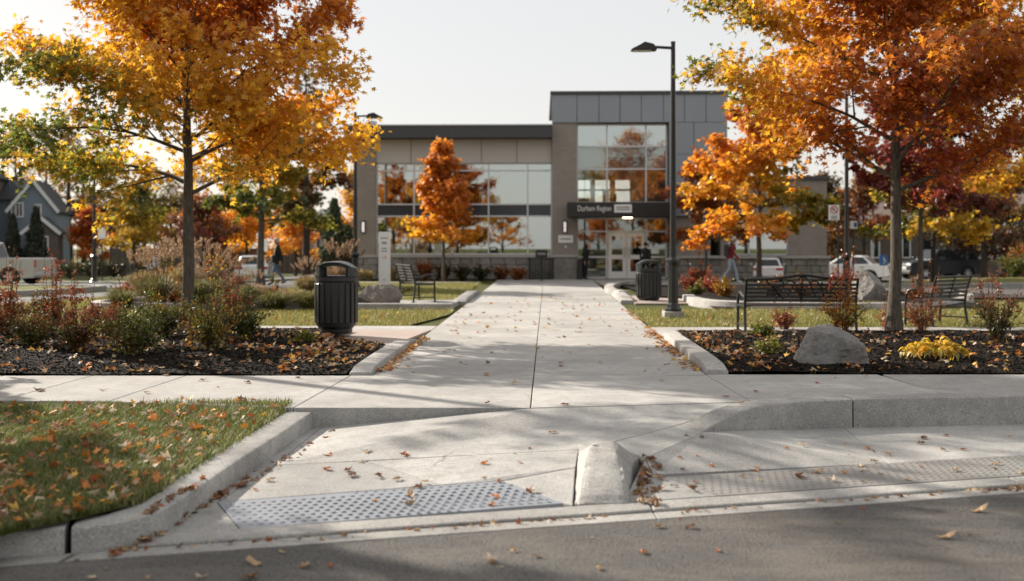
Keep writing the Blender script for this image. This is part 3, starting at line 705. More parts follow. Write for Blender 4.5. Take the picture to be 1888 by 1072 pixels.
# tall bay: cladding panels, coping
cxs = [xW1-.02, fx(1063), fx(1103), fx(1141), fx(1180), fx(1220), fx(1258), fx(1297), xR]
zc0, zc1 = fz(229), fz(178)
for a, b in zip(cxs, cxs[1:]): bpart('cladding_panel', 'cladding', (a+.012, b-.012, -.47, -.35, zc0+.01, zc1))
bpart('cladding_backing', 'fascia', (xW1-.01, xR-.02, -.40, -.33, zc0, zc1)); 
bpart('coping', 'fascia', (xW1-.08, xR+.06, -.55, 9, zc1+.002, fz(172)))
zz = [fz(400), fz(345), fz(287), zc0]
for z0, z1 in zip(zz, zz[1:]):
    for a, b in ((xT1+.02, fx(1275)), (fx(1275), xR)): bpart('cladding_panel', 'cladding', (a+.012, b-.012, -.45, -.33, z0+.012, z1-.002))
bpart('side_wall', 'brick_taupe', (xR-.25, xR-.02, -.3, 9, -.1, zc0)); bpart('side_cladding', 'cladding', (xR-.26, xR, -.3, 9, zc0+.001, zc1))
bpart('roof_mast', 'black_metal', (fx(1256), fx(1258), .5, .55, fz(172), fz(160)))
tx = [xT0+.03, fx(1118.5), fx(1190), xT1-.03]
glazing(tx, [fz(374), fz(312.5), fz(271), fz(231)], 0, ['glass_clear','glass_clear','glass'])
for k, (a, b) in enumerate(zip(tx, tx[1:])):
    bpart('pale_backing', 'white_paint', (a+.05, b-.05, .16, .18, fz(309) if k != 1 else fz(290), fz(232)))  # pale panels added behind the glass so the bay windows look bright
# canopy with lettering
zcn0, zcn1 = fz(402), fz(376)
can = bpart('canopy', 'canopy', (fx(1045), fx(1236), -1.7, .05, zcn0, zcn1), bevel=.02)
def text(s, size, mat, parent, loc, depth=.01, name='lettering', sx=1):
    c = bpy.data.curves.new(name, 'FONT'); c.body = s; c.size = size; c.extrude = depth
    o = bpy.data.objects.new(name, c); COL.objects.link(o); dg = bpy.context.evaluated_depsgraph_get()
    me = bpy.data.meshes.new_from_object(o.evaluated_get(dg)); COL.objects.unlink(o); bpy.data.objects.remove(o)
    me.materials.clear(); me.materials.append(MAT[mat]); t = bpy.data.objects.new(name, me); COL.objects.link(t); t.parent = parent
    t.rotation_euler = (R(90),0,0); t.location = loc; t.scale = (sx,1,1); return t
text('Durham Region', .30, 'sign_white', can, (fx(1062), -1.715, fz(391.5)), .012, 'lettering', .70)
bpart('sign_plate', 'sign_white', (fx(1127), fx(1158), -1.73, -1.702, fz(394.5), fz(380)), parent=can)
for z in (fz(385), fz(389)): bpart('print_line', 'print_grey', (fx(1131), fx(1154), -1.734, -1.731, z-.025, z+.025), parent=can)
for x in (1149, 1158): 
    m = MB(); m.lathe([(.09,-.02),(.1,.03)], 12, (fx(x), -.9, zcn0-.02)); m.build('downlight', 'lamp_warm', can)
# entrance: storefront and a pair of white framed doors
ex = [xT0+.03, fx(1118), fx(1191), xT1-.03]; zd = fz(427)
glazing(ex, [.04, fz(474), zd, zcn0-.03], 0.02, ['glass_clear','glass_clear','glass_clear'], .07, 'frame_alu', skip=((1,0),(1,1)))
for k in range(2):
    a = ex[1]+.06+k*((ex[2]-ex[1])/2-.05); b = a+(ex[2]-ex[1])/2-.07
    d = bpart('door', 'white_paint', (a, a+.15, -.06, .0, .02, zd-.05), (b-.15, b, -.06, .0, .02, zd-.05), (a+.15, b-.15, -.06, 0, zd-.2, zd-.05), (a+.15, b-.15, -.06, 0, .02, .3), (a+.15, b-.15, -.06, 0, fz(478), fz(470)))
    bpart('pane', 'glass_clear', (a+.15, b-.15, -.04, -.02, .3, fz(478)), (a+.15, b-.15, -.04, -.02, fz(470), zd-.2), parent=d)
    h = b-.1 if k == 0 else a+.06
    bpart('handle', 'steel', (h, h+.03, -.13, -.09, .85, 1.3), (h, h+.03, -.13, -.06, .85, .88), (h, h+.03, -.13, -.06, 1.27, 1.3), parent=d)
    if k == 0: bpart('notice', 'sign_white', (a+.3, a+.5, -.045, -.041, 1.55, 1.85), parent=d)
bpart('notice', 'sign_white', (fx(1200), fx(1214), -.02, 0, fz(468), fz(459)))
# lobby and rooms behind the glass
bpart('floor', 'room_floor', (xL1+.02, xR-.3, .3, 8.9, -.08, -.02))
bpart('upper_floor', 'room_wall', (xT0+.02, xT1+.5, 2.2, 8.9, fz(385), fz(376)))
bpart('back_wall', 'room_wall', (xL1+.01, xT0, 8.7, 8.9, 0, 5.7))
bpart('ceiling', 'room_wall', (xL1+.01, xW1-.01, .3, 8.7, 5.5, 5.7)); bpart('ceiling', 'room_wall', (xT0+.01, xT1+2, .3, 8.9, zc0+.1, zc0+.25))
bpart('floor_slab', 'room_dark', (xL1+.01, xW1-.01, .25, 8.7, fz(398), fz(378)))
# rear wall of the tall bay with real window openings to the sky behind
zb0, zb1 = fz(374)-.2, fz(310)
o_ = [(xT0, xT0+.12), (fx(1105), fx(1116)), (fx(1148), fx(1160)), (fx(1192), xR-.3)]
bpart('back_wall', 'room_wall', *[(a, b, 8.7, 8.9, zb0, zb1) for a, b in o_], (xT0, xR-.3, 8.7, 8.9, zb1, zc0+.1), (xT0, xR-.3, 8.7, 8.9, 0, zb0))
bpart('back_transom', 'room_wall', (xT0+.12, fx(1192), 8.72, 8.88, fz(334), fz(330)))
for x0, x1, h in ((1075,1100,.5),(1128,1140,.9),(1143,1156,.7)): bpart('cabinet', 'room_dark', (fx(x0), fx(x1), 6.5, 7.1, fz(376)+.01, fz(376)+h))
for i in range(3):
    bpart('reception_counter' if i == 0 else 'shelf', 'stucco_tan', (fx(1070)+i*1.4, fx(1070)+i*1.4+1.1, 5+i*.6, 5.5+i*.6, -.02, .95+.5*(i>0)))
for i in range(4): bpart('table', 'stucco_tan', (fx(720)+i*1.7, fx(720)+i*1.7+1.0, 2.2, 3.2, -.02, .75))
bpart('pale_backing', 'room_wall', (fx(836), fx(899), .25, .28, zB+.2, fz(402)))
# wing to the side
zw = 4.05
bpart('wing_wall', 'brick_taupe', (xR, fx(1308), -.1, 8, zB, zw) if xR < fx(1308) else (xR+.001, xR+.05, -.1, 8, zB, zw), (fx(1450), xWing, -.1, 8, zB, zw), (xR+.06, fx(1449.9), -.1, .2, fz(392), zw), (xR+.06, fx(1449.9), .4, 8, zw-.5, zw-.02))
wgx = [fx(1308), fx(1378), fx(1449)]
bpart('wall_infill', 'brick_taupe', (xT1+.05, fx(1306), -.30, .0, zB, fz(401)))
glazing([xR+.08, fx(1378), fx(1449)], [zB+.1, fz(393)], .03, ['glass'])
bpart('cap_course', 'cap_stone', (xT1+.06, xWing+.08, -.42, -.31, zB-.05, zB+.06)); blocks(xT1+.06, xWing+.05, -.02, zB-.06, -.28, 3)
bpart('base_wall', 'fascia', (xT1+.1, xWing, -.2, .3, -.3, zB-.03)); bpart('base_wall', 'brick_taupe', (xWing-.3, xWing-.001, .31, 8, -.8, zB-.01)); bpart('wing_coping', 'fascia', (xR+.01, xWing+.1, -.2, 8.1, zw+.002, zw+.16))
bpart('back_wall', 'room_wall', (xR+.06, xWing-.1, 7.8, 8.0, 0, zw)); bpart('floor', 'room_floor', (xR+.06, xWing-.1, .5, 7.8, -.1, -.02))
# wall lights, plaque
for px, y in ((671,-.25),(1041,-.4)):
    l = bpart('wall_light', 'black_metal', (fx(px)-.09, fx(px)+.09, y-.10, y-.001, fz(430), fz(407)), bevel=.03); l['label'] = 'black oblong wall lantern'
    bpart('diffuser', 'sconce_glow', (fx(px)-.05, fx(px)+.05, y-.125, y-.101, fz(428), fz(410)), parent=l)
pq = bpart('plaque', 'sign_white', (fx(1029), fx(1056), -.44, -.405, fz(448), fz(434)))
bpart('print_line', 'print_grey', (fx(1033), fx(1052), -.445, -.441, fz(442), fz(440)), parent=pq)
bpart('intercom', 'sign_white', (fx(1041), fx(1044), -.43, -.405, fz(457), fz(453)))

# ------------------------------------------------------------------ street furniture
def lamp_post(label, x, y, h, arm=.85, rz=0, foot=True, s=1.0, zb=0.0, group='black street lamps'):
    t = thing('street_lamp', label, 'street lamp', (x,y,zb), rz, group)
    if foot: MB().prism([(-.20,-.20),(.20,-.20),(.20,.20),(-.20,.20)], 'z', -.1, .11).build('footing', 'kerb', t, False, .02)
    z0 = .11 if foot else 0
    MB().lathe([(.17,0),(.17,.05),(.14,.08),(.13,.14),(.105,.17),(.10,.9),(.105,.93)], 8, (0,0,z0)).build('base', 'black_metal', t)
    MB().lathe([(.105,0),(.145,.05),(.145,.10),(.08,.16)], 8, (0,0,z0+.93)).build('collar', 'black_metal', t)
    MB().tube([(0,0,z0+1.0),(0,0,h)], [.066,.045], 8).build('pole', 'black_metal', t, 50)
    MB().lathe([(.05,0),(.05,.03),(.0,.04)], 8, (0,0,h)).build('cap', 'black_metal', t)
    a = MB().bar((0,0,h-.10), (-arm*.42,0,h-.08), .05).build('arm', 'black_metal', t)
    hd = MB(); x0, x1 = -arm*.40, -arm
    hd.prism([(x0,h-.12),(x0-.06,h-.03),(x0-.24,h+.015),(x1+.18,h-.04),(x1,h-.13),(x1,h-.155),(x0,h-.155)], 'y', -.12, .12)
    o = hd.build('lamp_head', 'black_metal', t, False, .02)
    MB().box(x1+.04, x0-.1, -.09, .09, h-.168, h-.157).build('lens', 'lamp_clear', o)
    return t
p = G(1241, 584); lamp_post('tall black lamp post on a concrete footing in the grass beside the walkway', p.x, p.y, 5.52)
lp = P(655, 447, 33.5); lamp_post('slender black lamp post behind the dark litter bin with its head turned to the building', lp.x, lp.y, 5.5, .85, R(180))
lp = P(1561, 447, 30.0); lamp_post('black lamp post behind the ornate bench with its head lost in the maple leaves', lp.x, lp.y, 5.6, .85)
_x, _y = P(174, 447, 41.5).xy; lamp_post('black lamp post at the corner of the side street before the houses', _x, _y, 4.05, .75, 0, False, 1, terrain(_x, _y))

def litter_bin(label, x, y, s=1.0, rz=0):
    t = thing('litter_bin', label, 'litter bin', (x,y,top(x,y)[0]-.005), rz, 'black litter bins', s)
    MB().lathe([(.24,0),(.25,.02),(.25,.07),(.30,.12)], 24).build('base', 'bin_plastic', t, 40)
    MB().lathe([(.30,.115),(.315,.15),(.315,.76),(.305,.80)], 24).build('barrel', 'bin_plastic', t, 40)
    MB().lathe([(.318,.80),(.335,.815),(.335,.875),(.315,.89)], 32).build('rim', 'bin_plastic', t, 40)
    me = None; N = 20
    for k in range(N):
        a = 2*math.pi*k/N
        if me is None:
            m = MB(); m.add([(.31,-.036,.16),(.335,-.034,.17),(.335,.034,.17),(.31,.036,.16),(.31,-.036,.785),(.335,-.034,.775),(.335,.034,.775),(.31,.036,.785)], [(0,3,2,1),(4,5,6,7),(0,1,5,4),(1,2,6,5),(2,3,7,6),(3,0,4,7)])
            o = m.build('slat', 'bin_plastic', t, False, .006, 1); me = o.data
        else: o = link('slat', me, t, .006, 1)
        o.rotation_euler = (0,0,a+.08)
    # arched hood open to front and back
    hood = MB(); n = 20; vs = []; fs = []
    for i in range(n+1):
        u = -1+2*i/n; xv = u*.338; zv = .985+.135*(1-abs(u)**2.4); yl = max(.13, math.sqrt(max(0, .338**2-min(abs(xv), .335)**2)))
        zin = zv-.05-.02*(1-u*u); xin = xv*.9
        vs += [(xv,-yl,zv-.012),(xv*.98,-yl*.7,zv),(xv*.98,yl*.7,zv),(xv,yl,zv-.012),(xin,yl*.95,zin),(xin,-yl*.95,zin)]
    for i in range(n):
        a_ = i*6; b_ = a_+6; fs += [(a_+k, b_+k, b_+(k+1)%6, a_+(k+1)%6) for k in range(6)]
    fs += [tuple(range(6)), tuple(n*6+k for k in range(5,-1,-1))]
    hood.add(vs, fs); hood.build('hood', 'bin_hood', t, 40)
    for sx in (-1,1):
        m = MB(); vs = []; K = 9
        for r in (.338,.285):
            for z in (.885,1.0):
                vs += [(sx*r*math.cos(R(-50+100*i/(K-1))), r*math.sin(R(-50+100*i/(K-1))), z+(.05*(1-abs(-1+2*i/(K-1)))*0)+(.035*abs(-1+2*i/(K-1)) if z > .95 else 0)) for i in range(K)]
        f = []
        for i in range(K-1): f += [(i,i+1,K+i+1,K+i),(2*K+i,3*K+i,3*K+i+1,2*K+i+1),(K+i,K+i+1,3*K+i+1,3*K+i)]
        f += [(0,K,3*K,2*K),(K-1,3*K-1,4*K-1,2*K-1)]
        m.add(vs, f); m.build('hood_side', 'bin_hood', t, 40)
    MB().lathe([(.27,.885),(.27,.89),(.24,.86)], 24).build('liner_ring', 'steel', t)
    return t
p = G(620, 621); litter_bin('large black slatted litter bin with arched hood at the edge of the mulch', p.x, p.y, 1.02)
p = G(1196, 554); litter_bin('black litter bin farther along the walkway near the entrance', p.x, p.y, .99)

def bench(label, loc, rz, L, arched, nslat=5, lap=False):
    t = thing('park_bench', label, 'bench', loc, rz, 'black metal park benches')   # sits facing local +y, back at y = 0
    W = 'black_metal'
    for sx in (-1, 1):
        x = sx*L/2
        m = MB(); m.tube(catmull([(x,-.05,0),(x,-.015,.22),(x,.0,.44),(x,-.06,.72),(x,-.12,.90)], 4), .024, 8); m.box(x-.04,x+.04,-.10,.01,0,.012); m.build('back_post', W, t, 50)
        m = MB(); m.tube(catmull([(x,.50,0),(x,.49,.3),(x,.485,.52),(x,.44,.625),(x,.30,.655),(x,.12,.60),(x,-.02,.585)], 4), .024, 8); m.box(x-.04,x+.04,.45,.55,0,.012); m.build('arm_frame', W, t, 50)
        MB().box(x-.03, x+.03, .10, .46, .655, .672).build('arm_rest', W, t, False, .008) if False else None
        MB().tube([(x,-.0,.43),(x,.49,.43)], .02, 8).build('seat_rail', W, t, 50); MB().tube([(x,-.03,.12),(x,.495,.12)], .015, 8).build('stretcher', W, t, 50)
    me = None
    for k in range(6):
        m = None
        y = .06+k*.082
        MB().box(-L/2, L/2, y-.034, y+.034, .440, .462).build('seat_slat', W, t, False, .006, 1)
    hgt = lambda z: -.0-.12*max(0,(z-.44)/.46)**1.3
    tops = .86 if arched else .88
    zs_ = [.53+(tops-.53)*i/(nslat-.0) for i in range(nslat if arched else nslat+1)]
    for z in zs_: MB().box(-L/2, L/2, hgt(z)-.011, hgt(z)+.011, z-.022, z+.022).build('back_slat', W, t, False, .006, 1)
    if arched:
        pts = catmull([(-L/2,hgt(.88),.885),(-L/4,hgt(.9),.90),(0,hgt(.95),.955),(L/4,hgt(.9),.90),(L/2,hgt(.88),.885)], 6); MB().tube(pts, .025, 8).build('top_rail', W, t, 50)
        y = lambda z: hgt(z)-.02
        def arcp(x0, x1, zb, zt, n=12): return [(x0+(x1-x0)*i/n, y(zb+(zt-zb)*math.sin(math.pi*i/n)), zb+(zt-zb)*math.sin(math.pi*i/n)) for i in range(n+1)]
        for a, b, c, d in ((-.42,.02,.56,.86),(-.02,.42,.56,.86),(-.24,.24,.60,.93)): MB().tube(arcp(a,b,c,d), .013, 6).build('scroll', W, t, 50)
        for a, b, c, d in ((-.62,.88,-.30,.56),(.62,.88,.30,.56),(-.62,.58,-.30,.84),(.62,.58,.30,.84)): MB().tube([(a,y(b),b),((a+c)/2,y((b+d)/2),(b+d)/2+.02),(c,y(d),d)], .013, 6).build('scroll', W, t, 50)
        MB().tube([(0,y(.5),.5),(0,y(.94),.94)], .013, 6).build('scroll', W, t, 50)
    else:
        for x in (-L/6, L/6) if L > 1.2 else (0,): MB().box(x-.02, x+.02, hgt(.7)-.05, hgt(.7)-.02, .5, .88).build('back_strap', W, t) if False else MB().bar((x,hgt(.5)-.02,.5),(x,hgt(.88)-.025,.88),.035,.012).build('back_strap', W, t)
    return t
a = G(1374, 614); b = G(1576, 612)
bench('long ornate black bench with arched scrollwork back seen from behind beside the boulder', ((a.x+b.x)/2, (a.y+b.y)/2, .0), R(1.5), 1.86, True)
p = G(1738, 600); bench('black slatted bench turned aside behind the near maple trunk and the yellow plant', (p.x+.1, p.y, .0), R(38), 1.15, False)
p = G(745, 562); bench('small black bench on a concrete pad by the white pylon sign', (p.x+.05, p.y+.35, .06), R(-66), 1.15, False)

def boulder(label, loc, size, seed, mat='boulder', cuts=9, name='boulder', rz=0):
    rg = random.Random(seed); bm = bmesh.new(); bmesh.ops.create_icosphere(bm, subdivisions=5, radius=1.0)
    planes = [(Vector((rg.uniform(-1,1), rg.uniform(-1,1), rg.uniform(-.3,1))).normalized(), rg.uniform(.55,.85)) for _ in range(cuts)]
    for v in bm.verts:
        for nrm, d in planes:
            k = v.co.dot(nrm)
            if k > d: v.co -= nrm*(k-d)*.96
        nn = noise.fractal(v.co*2.2+Vector((seed,0,0)), 1.0, 2.0, 6)*.055+noise.fractal(v.co*9+Vector((0,seed,0)), 1.0, 2.0, 4)*.02
        v.co += v.co.normalized()*nn
        v.co = Vector((v.co.x*size[0]/2, v.co.y*size[1]/2, (v.co.z+.45)*size[2]/1.35))
    me = bpy.data.meshes.new(name); bm.to_mesh(me); bm.free(); me.materials.append(MAT[mat]); me.polygons.foreach_set('use_smooth', [True]*len(me.polygons)); me.set_sharp_from_angle(angle=R(28))
    o = link(name, me, None, 0, 2, loc); o.rotation_euler = (0,0,rz); return tag(o, label, 'boulder', 'landscape boulders')
def boulder_faceted(label, loc, w, d, h):
    """grey wedge: bright sawn-looking end, long sloping top"""
    bm = bmesh.new()
    pts = [(-.50,-.30,0),(-.46,.30,0),(.40,.40,0),(.53,.02,0),(.47,-.36,0),(-.30,-.46,0),(-.27,-.30,.84),(-.24,.20,.90),(-.02,-.02,1.0),(.04,.28,.92),(.33,.22,.74),(.47,-.02,.46),(.42,-.26,.40),(-.10,-.36,.80),(.20,-.36,.64),(-.36,-.02,.62)]
    vs = [bm.verts.new(p) for p in pts]; bmesh.ops.convex_hull(bm, input=vs)
    bmesh.ops.subdivide_edges(bm, edges=bm.edges[:], cuts=3, use_grid_fill=True); bmesh.ops.triangulate(bm, faces=bm.faces[:])
    bmesh.ops.subdivide_edges(bm, edges=bm.edges[:], cuts=2, use_grid_fill=True)
    for v in bm.verts:
        c = v.co.copy(); nn = noise.fractal(c*2.6, 1, 2, 6)*.026+noise.fractal(Vector((c.x*4, c.y*4, c.z*11))+c*6, 1, 2, 5)*.024
        v.co += (c-Vector((0,0,.4))).normalized()*nn; v.co = Vector((v.co.x*w, v.co.y*d, v.co.z*h-.02))
    me = bpy.data.meshes.new('boulder'); bm.to_mesh(me); bm.free(); me.materials.append(MAT['boulder']); me.polygons.foreach_set('use_smooth', [True]*len(me.polygons)); me.set_sharp_from_angle(angle=R(30))
    return tag(link('boulder', me, None, 0, 2, loc), label, 'boulder', 'landscape boulders')
p = G(1541, 677); boulder_faceted('angular grey boulder resting in the mulch before the long bench', (p.x, p.y+.25, .03), .90, .75, .49)
p = G(692, 566); boulder('low broad pinkish grey boulder beside the small bench', (p.x, p.y+.5, .05), (1.15,.8,.5), 11, 'boulder_tan')
p = G(1606, 556); boulder('tall pale boulder behind the end of the ornate bench', (p.x+.02, p.y+.2, .05), (.95,.8,.78), 23)

# white pylon sign
p = G(709, 531); ps = thing('pylon_sign', 'narrow white upright sign board with small grey print on the far lawn', 'sign', (p.x, p.y, 0), R(-4))
MB().box(-.19,.19,-.05,.05,-.02,1.84).build('board', 'sign_white', ps, False, .008)
for i, (z, w) in enumerate(((1.64,.24),(1.50,.16),(1.46,.16),(1.30,.18),(1.21,.2))): MB().box(-w/2,w/2,-.054,-.051,z-.018,z+.018).build('print_line', 'print_grey', ps)
text('18', .17, 'print_orange', ps, (-.09,-.052,.95), .002)
MB().box(-.02,.02,-.054,-.051,.24,.29).build('print_line', 'print_grey', ps)
# parking sign, small white sign, blue badge sign, plain sign at the corner
def sign_post(name, label, x, y, zb, ph, w, h, mats, rz=0, ring=False, post='black_metal', group=None, r=.022):
    t = thing(name, label, 'sign', (x,y,zb), rz, group); MB().tube([(0,.03,-.05),(0,.03,ph)], r, 8).build('post', post, t)
    o = MB().box(-w/2,w/2,-.012,.004,ph-h,ph).build('plate', mats, t, False, .01)
    return t, o
x, y = P(1546, 447, 31).xy
t, o = sign_post('parking_sign', 'white no parking sign with red ring on a thin black post', x, y, .05, 2.52, .32, .44, 'sign_white'); o.location.x = -.13
m = MB(); m.tube([(.10*math.cos(a), -.018, 2.38+.10*math.sin(a)) for a in [i*math.pi/12 for i in range(25)]], .012, 6); m.bar((-.07,-.018,2.45),(.07,-.018,2.31),.02); m.build('ring_symbol', 'print_red', o)
text('P', .15, 'print_grey', o, (-.045,-.014,2.325), .002, 'letter')
for z in (2.2,2.16,2.12): MB().box(-.09,.09,-.018,-.013,z-.01,z+.01).build('print_line', 'print_grey', o)
x, y = P(1574, 447, 33).xy; t, o = sign_post('notice_sign', 'small white and blue notice sign low beside the black lamp post', x, y, .05, 2.1, .22, .24, 'sign_white')
MB().box(-.0,.09,-.018,-.013,1.92,2.05).build('symbol', 'print_blue', o)
x, y = P(1629, 447, 52).xy; t, o = sign_post('parking_sign', 'blue accessible parking sign on a short pale post before the brick house', x, y, terrain(x,y), 1.35, .42, .5, 'print_blue', 0, False, 'steel')
MB().tube([(.09*math.cos(a)+.0, -.02, 1.05+.09*math.sin(a)) for a in [R(d) for d in range(-120,100,20)]], .014, 6).build('wheel_symbol', 'sign_white', o); MB().bar((0,-.02,1.25),(0.03,-.02,1.05),.04).build('figure_symbol', 'sign_white', o)
x, y = P(188, 447, 48).xy; t, o = sign_post('street_sign', 'plain pale sign plate on a thin post at the street corner', x, y, terrain(x,y), 2.45, .34, .5, 'sign_white')
x, y = P(487, 447, 60).xy; t, o = sign_post('street_sign', 'small pale sign plate under the orange leaves behind the green maple', x, y, terrain(x,y), 2.3, .4, .6, 'sign_white')
# drop box, low dark screen and door post by the entrance
t = thing('drop_box', 'black drop box on a slim post before the building windows', 'drop box', (fx(995), YF-2.6, 0)); MB().box(-.23,.23,-.14,.14,.90,1.18).build('box', 'black_metal', t, False, .02); MB().box(-.04,.04,-.04,.04,-.02,.9).build('post', 'black_metal', t); MB().box(-.16,.16,-.15,-.141,1.02,1.09).build('slot_plate', 'print_grey', t)
t = thing('metal_screen', 'low dark metal screen against the stone base beside the entrance pier', 'screen', (fx(997), YF-1.0, 0)); 
for i in range(10): MB().box(-.46+i*.096,-.40+i*.096,-.02,.02,.05,.8).build('slat', 'black_metal', t)
MB().box(-.5,.5,-.03,.03,.8,.85).build('rail', 'black_metal', t); MB().box(-.5,.5,-.025,.025,0,.05).build('rail', 'black_metal', t)
for x in (-.48,.48): MB().box(x-.03,x+.03,-.035,.035,-.02,.9).build('post', 'black_metal', t)
t = thing('bollard', 'short black square bollard standing before the entrance glass', 'bollard', (fx(1066), YF-.95, 0)); MB().box(-.11,.11,-.11,.11,-.02,.75).build('shaft', 'black_metal', t, False, .02); MB().box(-.125,.125,-.125,.125,.752,.79).build('cap', 'black_metal', t, False, .015)
p = P(243, 447, 40); t = thing('bollard', 'short black post on the corner verge before the yellow tree', 'bollard', (p.x, p.y, terrain(p.x,p.y)+.02)); MB().lathe([(.09,-.05),(.09,.1),(.06,.14),(.05,.6),(.08,.63),(.06,.72),(0,.76)], 12).build('shaft', 'black_metal', t, 40)
# ------------------------------------------------------------------ houses and fences round about
def house_window(parent, x, z, w, h, y=-.0, mull=True):
    f = MB(); fw = .09
    f.box(x-w/2-fw, x-w/2, y-.07, y+.02, z-fw, z+h+fw); f.box(x+w/2, x+w/2+fw, y-.07, y+.02, z-fw, z+h+fw); f.box(x-w/2, x+w/2, y-.07, y+.02, z+h, z+h+fw); f.box(x-w/2, x+w/2, y-.09, y+.02, z-fw, z)
    if mull: f.box(x-.025, x+.025, y-.05, y+.0, z, z+h)
    o = f.build('window', 'trim_white', parent); MB().box(x-w/2, x+w/2, y-.03, y-.01, z, z+h).build('pane', 'car_glass', o)
    return o
def gable(name, parent, x0, x1, y0, y1, ze, zp, wall, roof, over=.25, trim=True):
    """front gable: wall with triangle, two roof slopes, white barge boards"""
    xm = (x0+x1)/2
    MB().prism([(x0,-.6),(x1,-.6),(x1,ze),(xm,zp),(x0,ze)], 'y', y0, y1).build(name, wall, parent)
    r = MB(); sl = (zp-ze)/(xm-x0); e = over
    for s in (-1, 1):
        xe = xm+s*(xm-x0+e); z_e = ze-sl*e
        r.hexa([(xe,y0-e,z_e+.02),(xm,y0-e,zp+.02),(xm,y1+e,zp+.02),(xe,y1+e,z_e+.02)], [(xe,y0-e,z_e+.16),(xm,y0-e,zp+.16),(xm,y1+e,zp+.16),(xe,y1+e,z_e+.16)])
    ro = r.build('roof', roof, parent)
    if trim:
        for s in (-1, 1):
            xe = xm+s*(xm-x0+e); z_e = ze-sl*e; MB().bar((xe,y0-e-.03,z_e+.04),(xm,y0-e-.03,zp+.04),.05,.24).build('barge_board', 'trim_white', ro)
    return ro
YH = 82.0
def hx(px): return (px-CX)/F*YH
def hz(py): return EYE-(py-HY)/F*YH
zt = terrain(-35, YH)
h1 = thing('house', 'blue grey sided house with dark gabled roof and porch beyond the pickup', 'house', (hx(62), YH, zt), R(14))
def lx(px): return hx(px)-hx(62)
def lz(py): return hz(py)-zt
gable('wall', h1, lx(22), lx(100), 0, 7, lz(385), lz(334), 'siding', 'shingle')
MB().box(lx(-30), lx(22), 1.2, 8, -.5, lz(368)).build('side_wall', 'siding', h1)
MB().hexa([(lx(-30),.7,lz(368)),(lx(24),.7,lz(368)),(lx(24),8,lz(368)),(lx(-30),8,lz(368))],[(lx(-30),3.5,lz(328)),(lx(60),3.5,lz(328)),(lx(60),4,lz(328)),(lx(-30),4,lz(328))]).build('main_roof', 'shingle', h1)
n = 26
for i in range(n):
    z = lz(498)+(lz(388)-lz(498))*i/n; 
sd = MB(); z = .3
while z < lz(336):
    xm = (lx(22)+lx(100))/2; hw = (lx(100)-lx(22))/2; k = 1 if z < lz(385) else max(.0, (lz(334)-z)/(lz(334)-lz(385)))
    if hw*k > .1: sd.hexa([(xm-hw*k,-.045,z),(xm+hw*k,-.045,z),(xm+hw*k,-.001,z),(xm-hw*k,-.001,z)], [(xm-hw*k+.02,-.02,z+.15),(xm+hw*k-.02,-.02,z+.15),(xm+hw*k-.02,-.001,z+.15),(xm-hw*k+.02,-.001,z+.15)])
    z += .152
o = sd.build('siding_course', 'siding', h1); o['kind'] = 'stuff'
house_window(h1, lx(38), lz(399), lx(43)-lx(33), lz(376)-lz(399), -.06); house_window(h1, lx(70), lz(403), lx(74)-lx(66), lz(379)-lz(403), -.06)
gable('porch', h1, lx(58), lx(113), -2.6, -.06, lz(428), lz(404), 'brick_brown', 'shingle')
house_window(h1, lx(91), lz(478), lx(96)-lx(86), lz(438)-lz(478), -2.62)
MB().box(lx(24), lx(26), -.12, -.06, 0, lz(372)).build('downpipe', 'trim_white', h1)
h2 = thing('house', 'brown brick house with white barge boards cut off by the picture edge', 'house', (hx(-14), YH-5, zt), R(12))
gable('wall', h2, -2.6, 1.35, 0, 8, lz(325), lz(290)+.5, 'brick_red', 'shingle'); house_window(h2, .72, lz(405), .5, lz(352)-lz(405), -.02); house_window(h2, .85, lz(478), .45, lz(438)-lz(478), -.02)
MB().box(.2,1.6,-1.3,-.02,lz(425),lz(415)).build('door_hood', 'shingle', h2)
# tan house glimpsed between trees
YA = 88.0; zt3 = terrain(-17, YA); h3 = thing('house', 'tan rendered house with two pointed gables far behind the man in black', 'house', ((556-CX)/F*YA, YA, zt3), R(-6))
gable('wall', h3, -1.9, .2, -.6, 5, 3.6, 5.2, 'stucco_tan', 'shingle', .2); gable('wall', h3, .2, 3.2, 0, 5, 3.4, 5.0, 'stucco_tan', 'shingle', .2); house_window(h3, -.85, 2.2, .5, 1.2, -.62); house_window(h3, 1.6, 2.0, .7, 1.1, -.02)
# long brick house across the street
YB = 72.0; zt4 = terrain(30, YB); h4 = thing('house', 'long dark brick house with white sash windows and pinkish brown roof', 'house', ((1480-CX)/F*YB, YB, zt4), R(-2))
kb4 = YB/F
def bx(px): return (px-1480)*kb4
def bz(py): return EYE-(py-HY)*kb4-zt4
MB().box(0, bx(1960), 0, 8, -.6, bz(413)).build('wall', 'brick_brown', h4)
MB().hexa([(-.4,-.5,bz(413)),(bx(1980),-.5,bz(413)),(bx(1980),8.5,bz(413)),(-.4,8.5,bz(413))],[(1.6,3.9,bz(343)),(bx(1980)-2,3.9,bz(343)),(bx(1980)-2,4.1,bz(343)),(1.6,4.1,bz(343))]).build('roof', 'shingle_brown', h4)
MB().box(-.42, bx(1980), -.58, -.505, bz(414), bz(409)).build('eaves_gutter', 'trim_white', h4)
for px in (1612, 1668, 1745, 1795, 1826, 1862): house_window(h4, bx(px), bz(474), .42, bz(430)-bz(474), -.02, False)
for px in (1608, 1763): MB().box(bx(px)-.04, bx(px)+.04, -.1, -.02, 0, bz(414)).build('downpipe', 'trim_white', h4)
MB().box(bx(1700), bx(1718), -.1, -.02, 0, bz(430)).build('door', 'car_glass', h4)
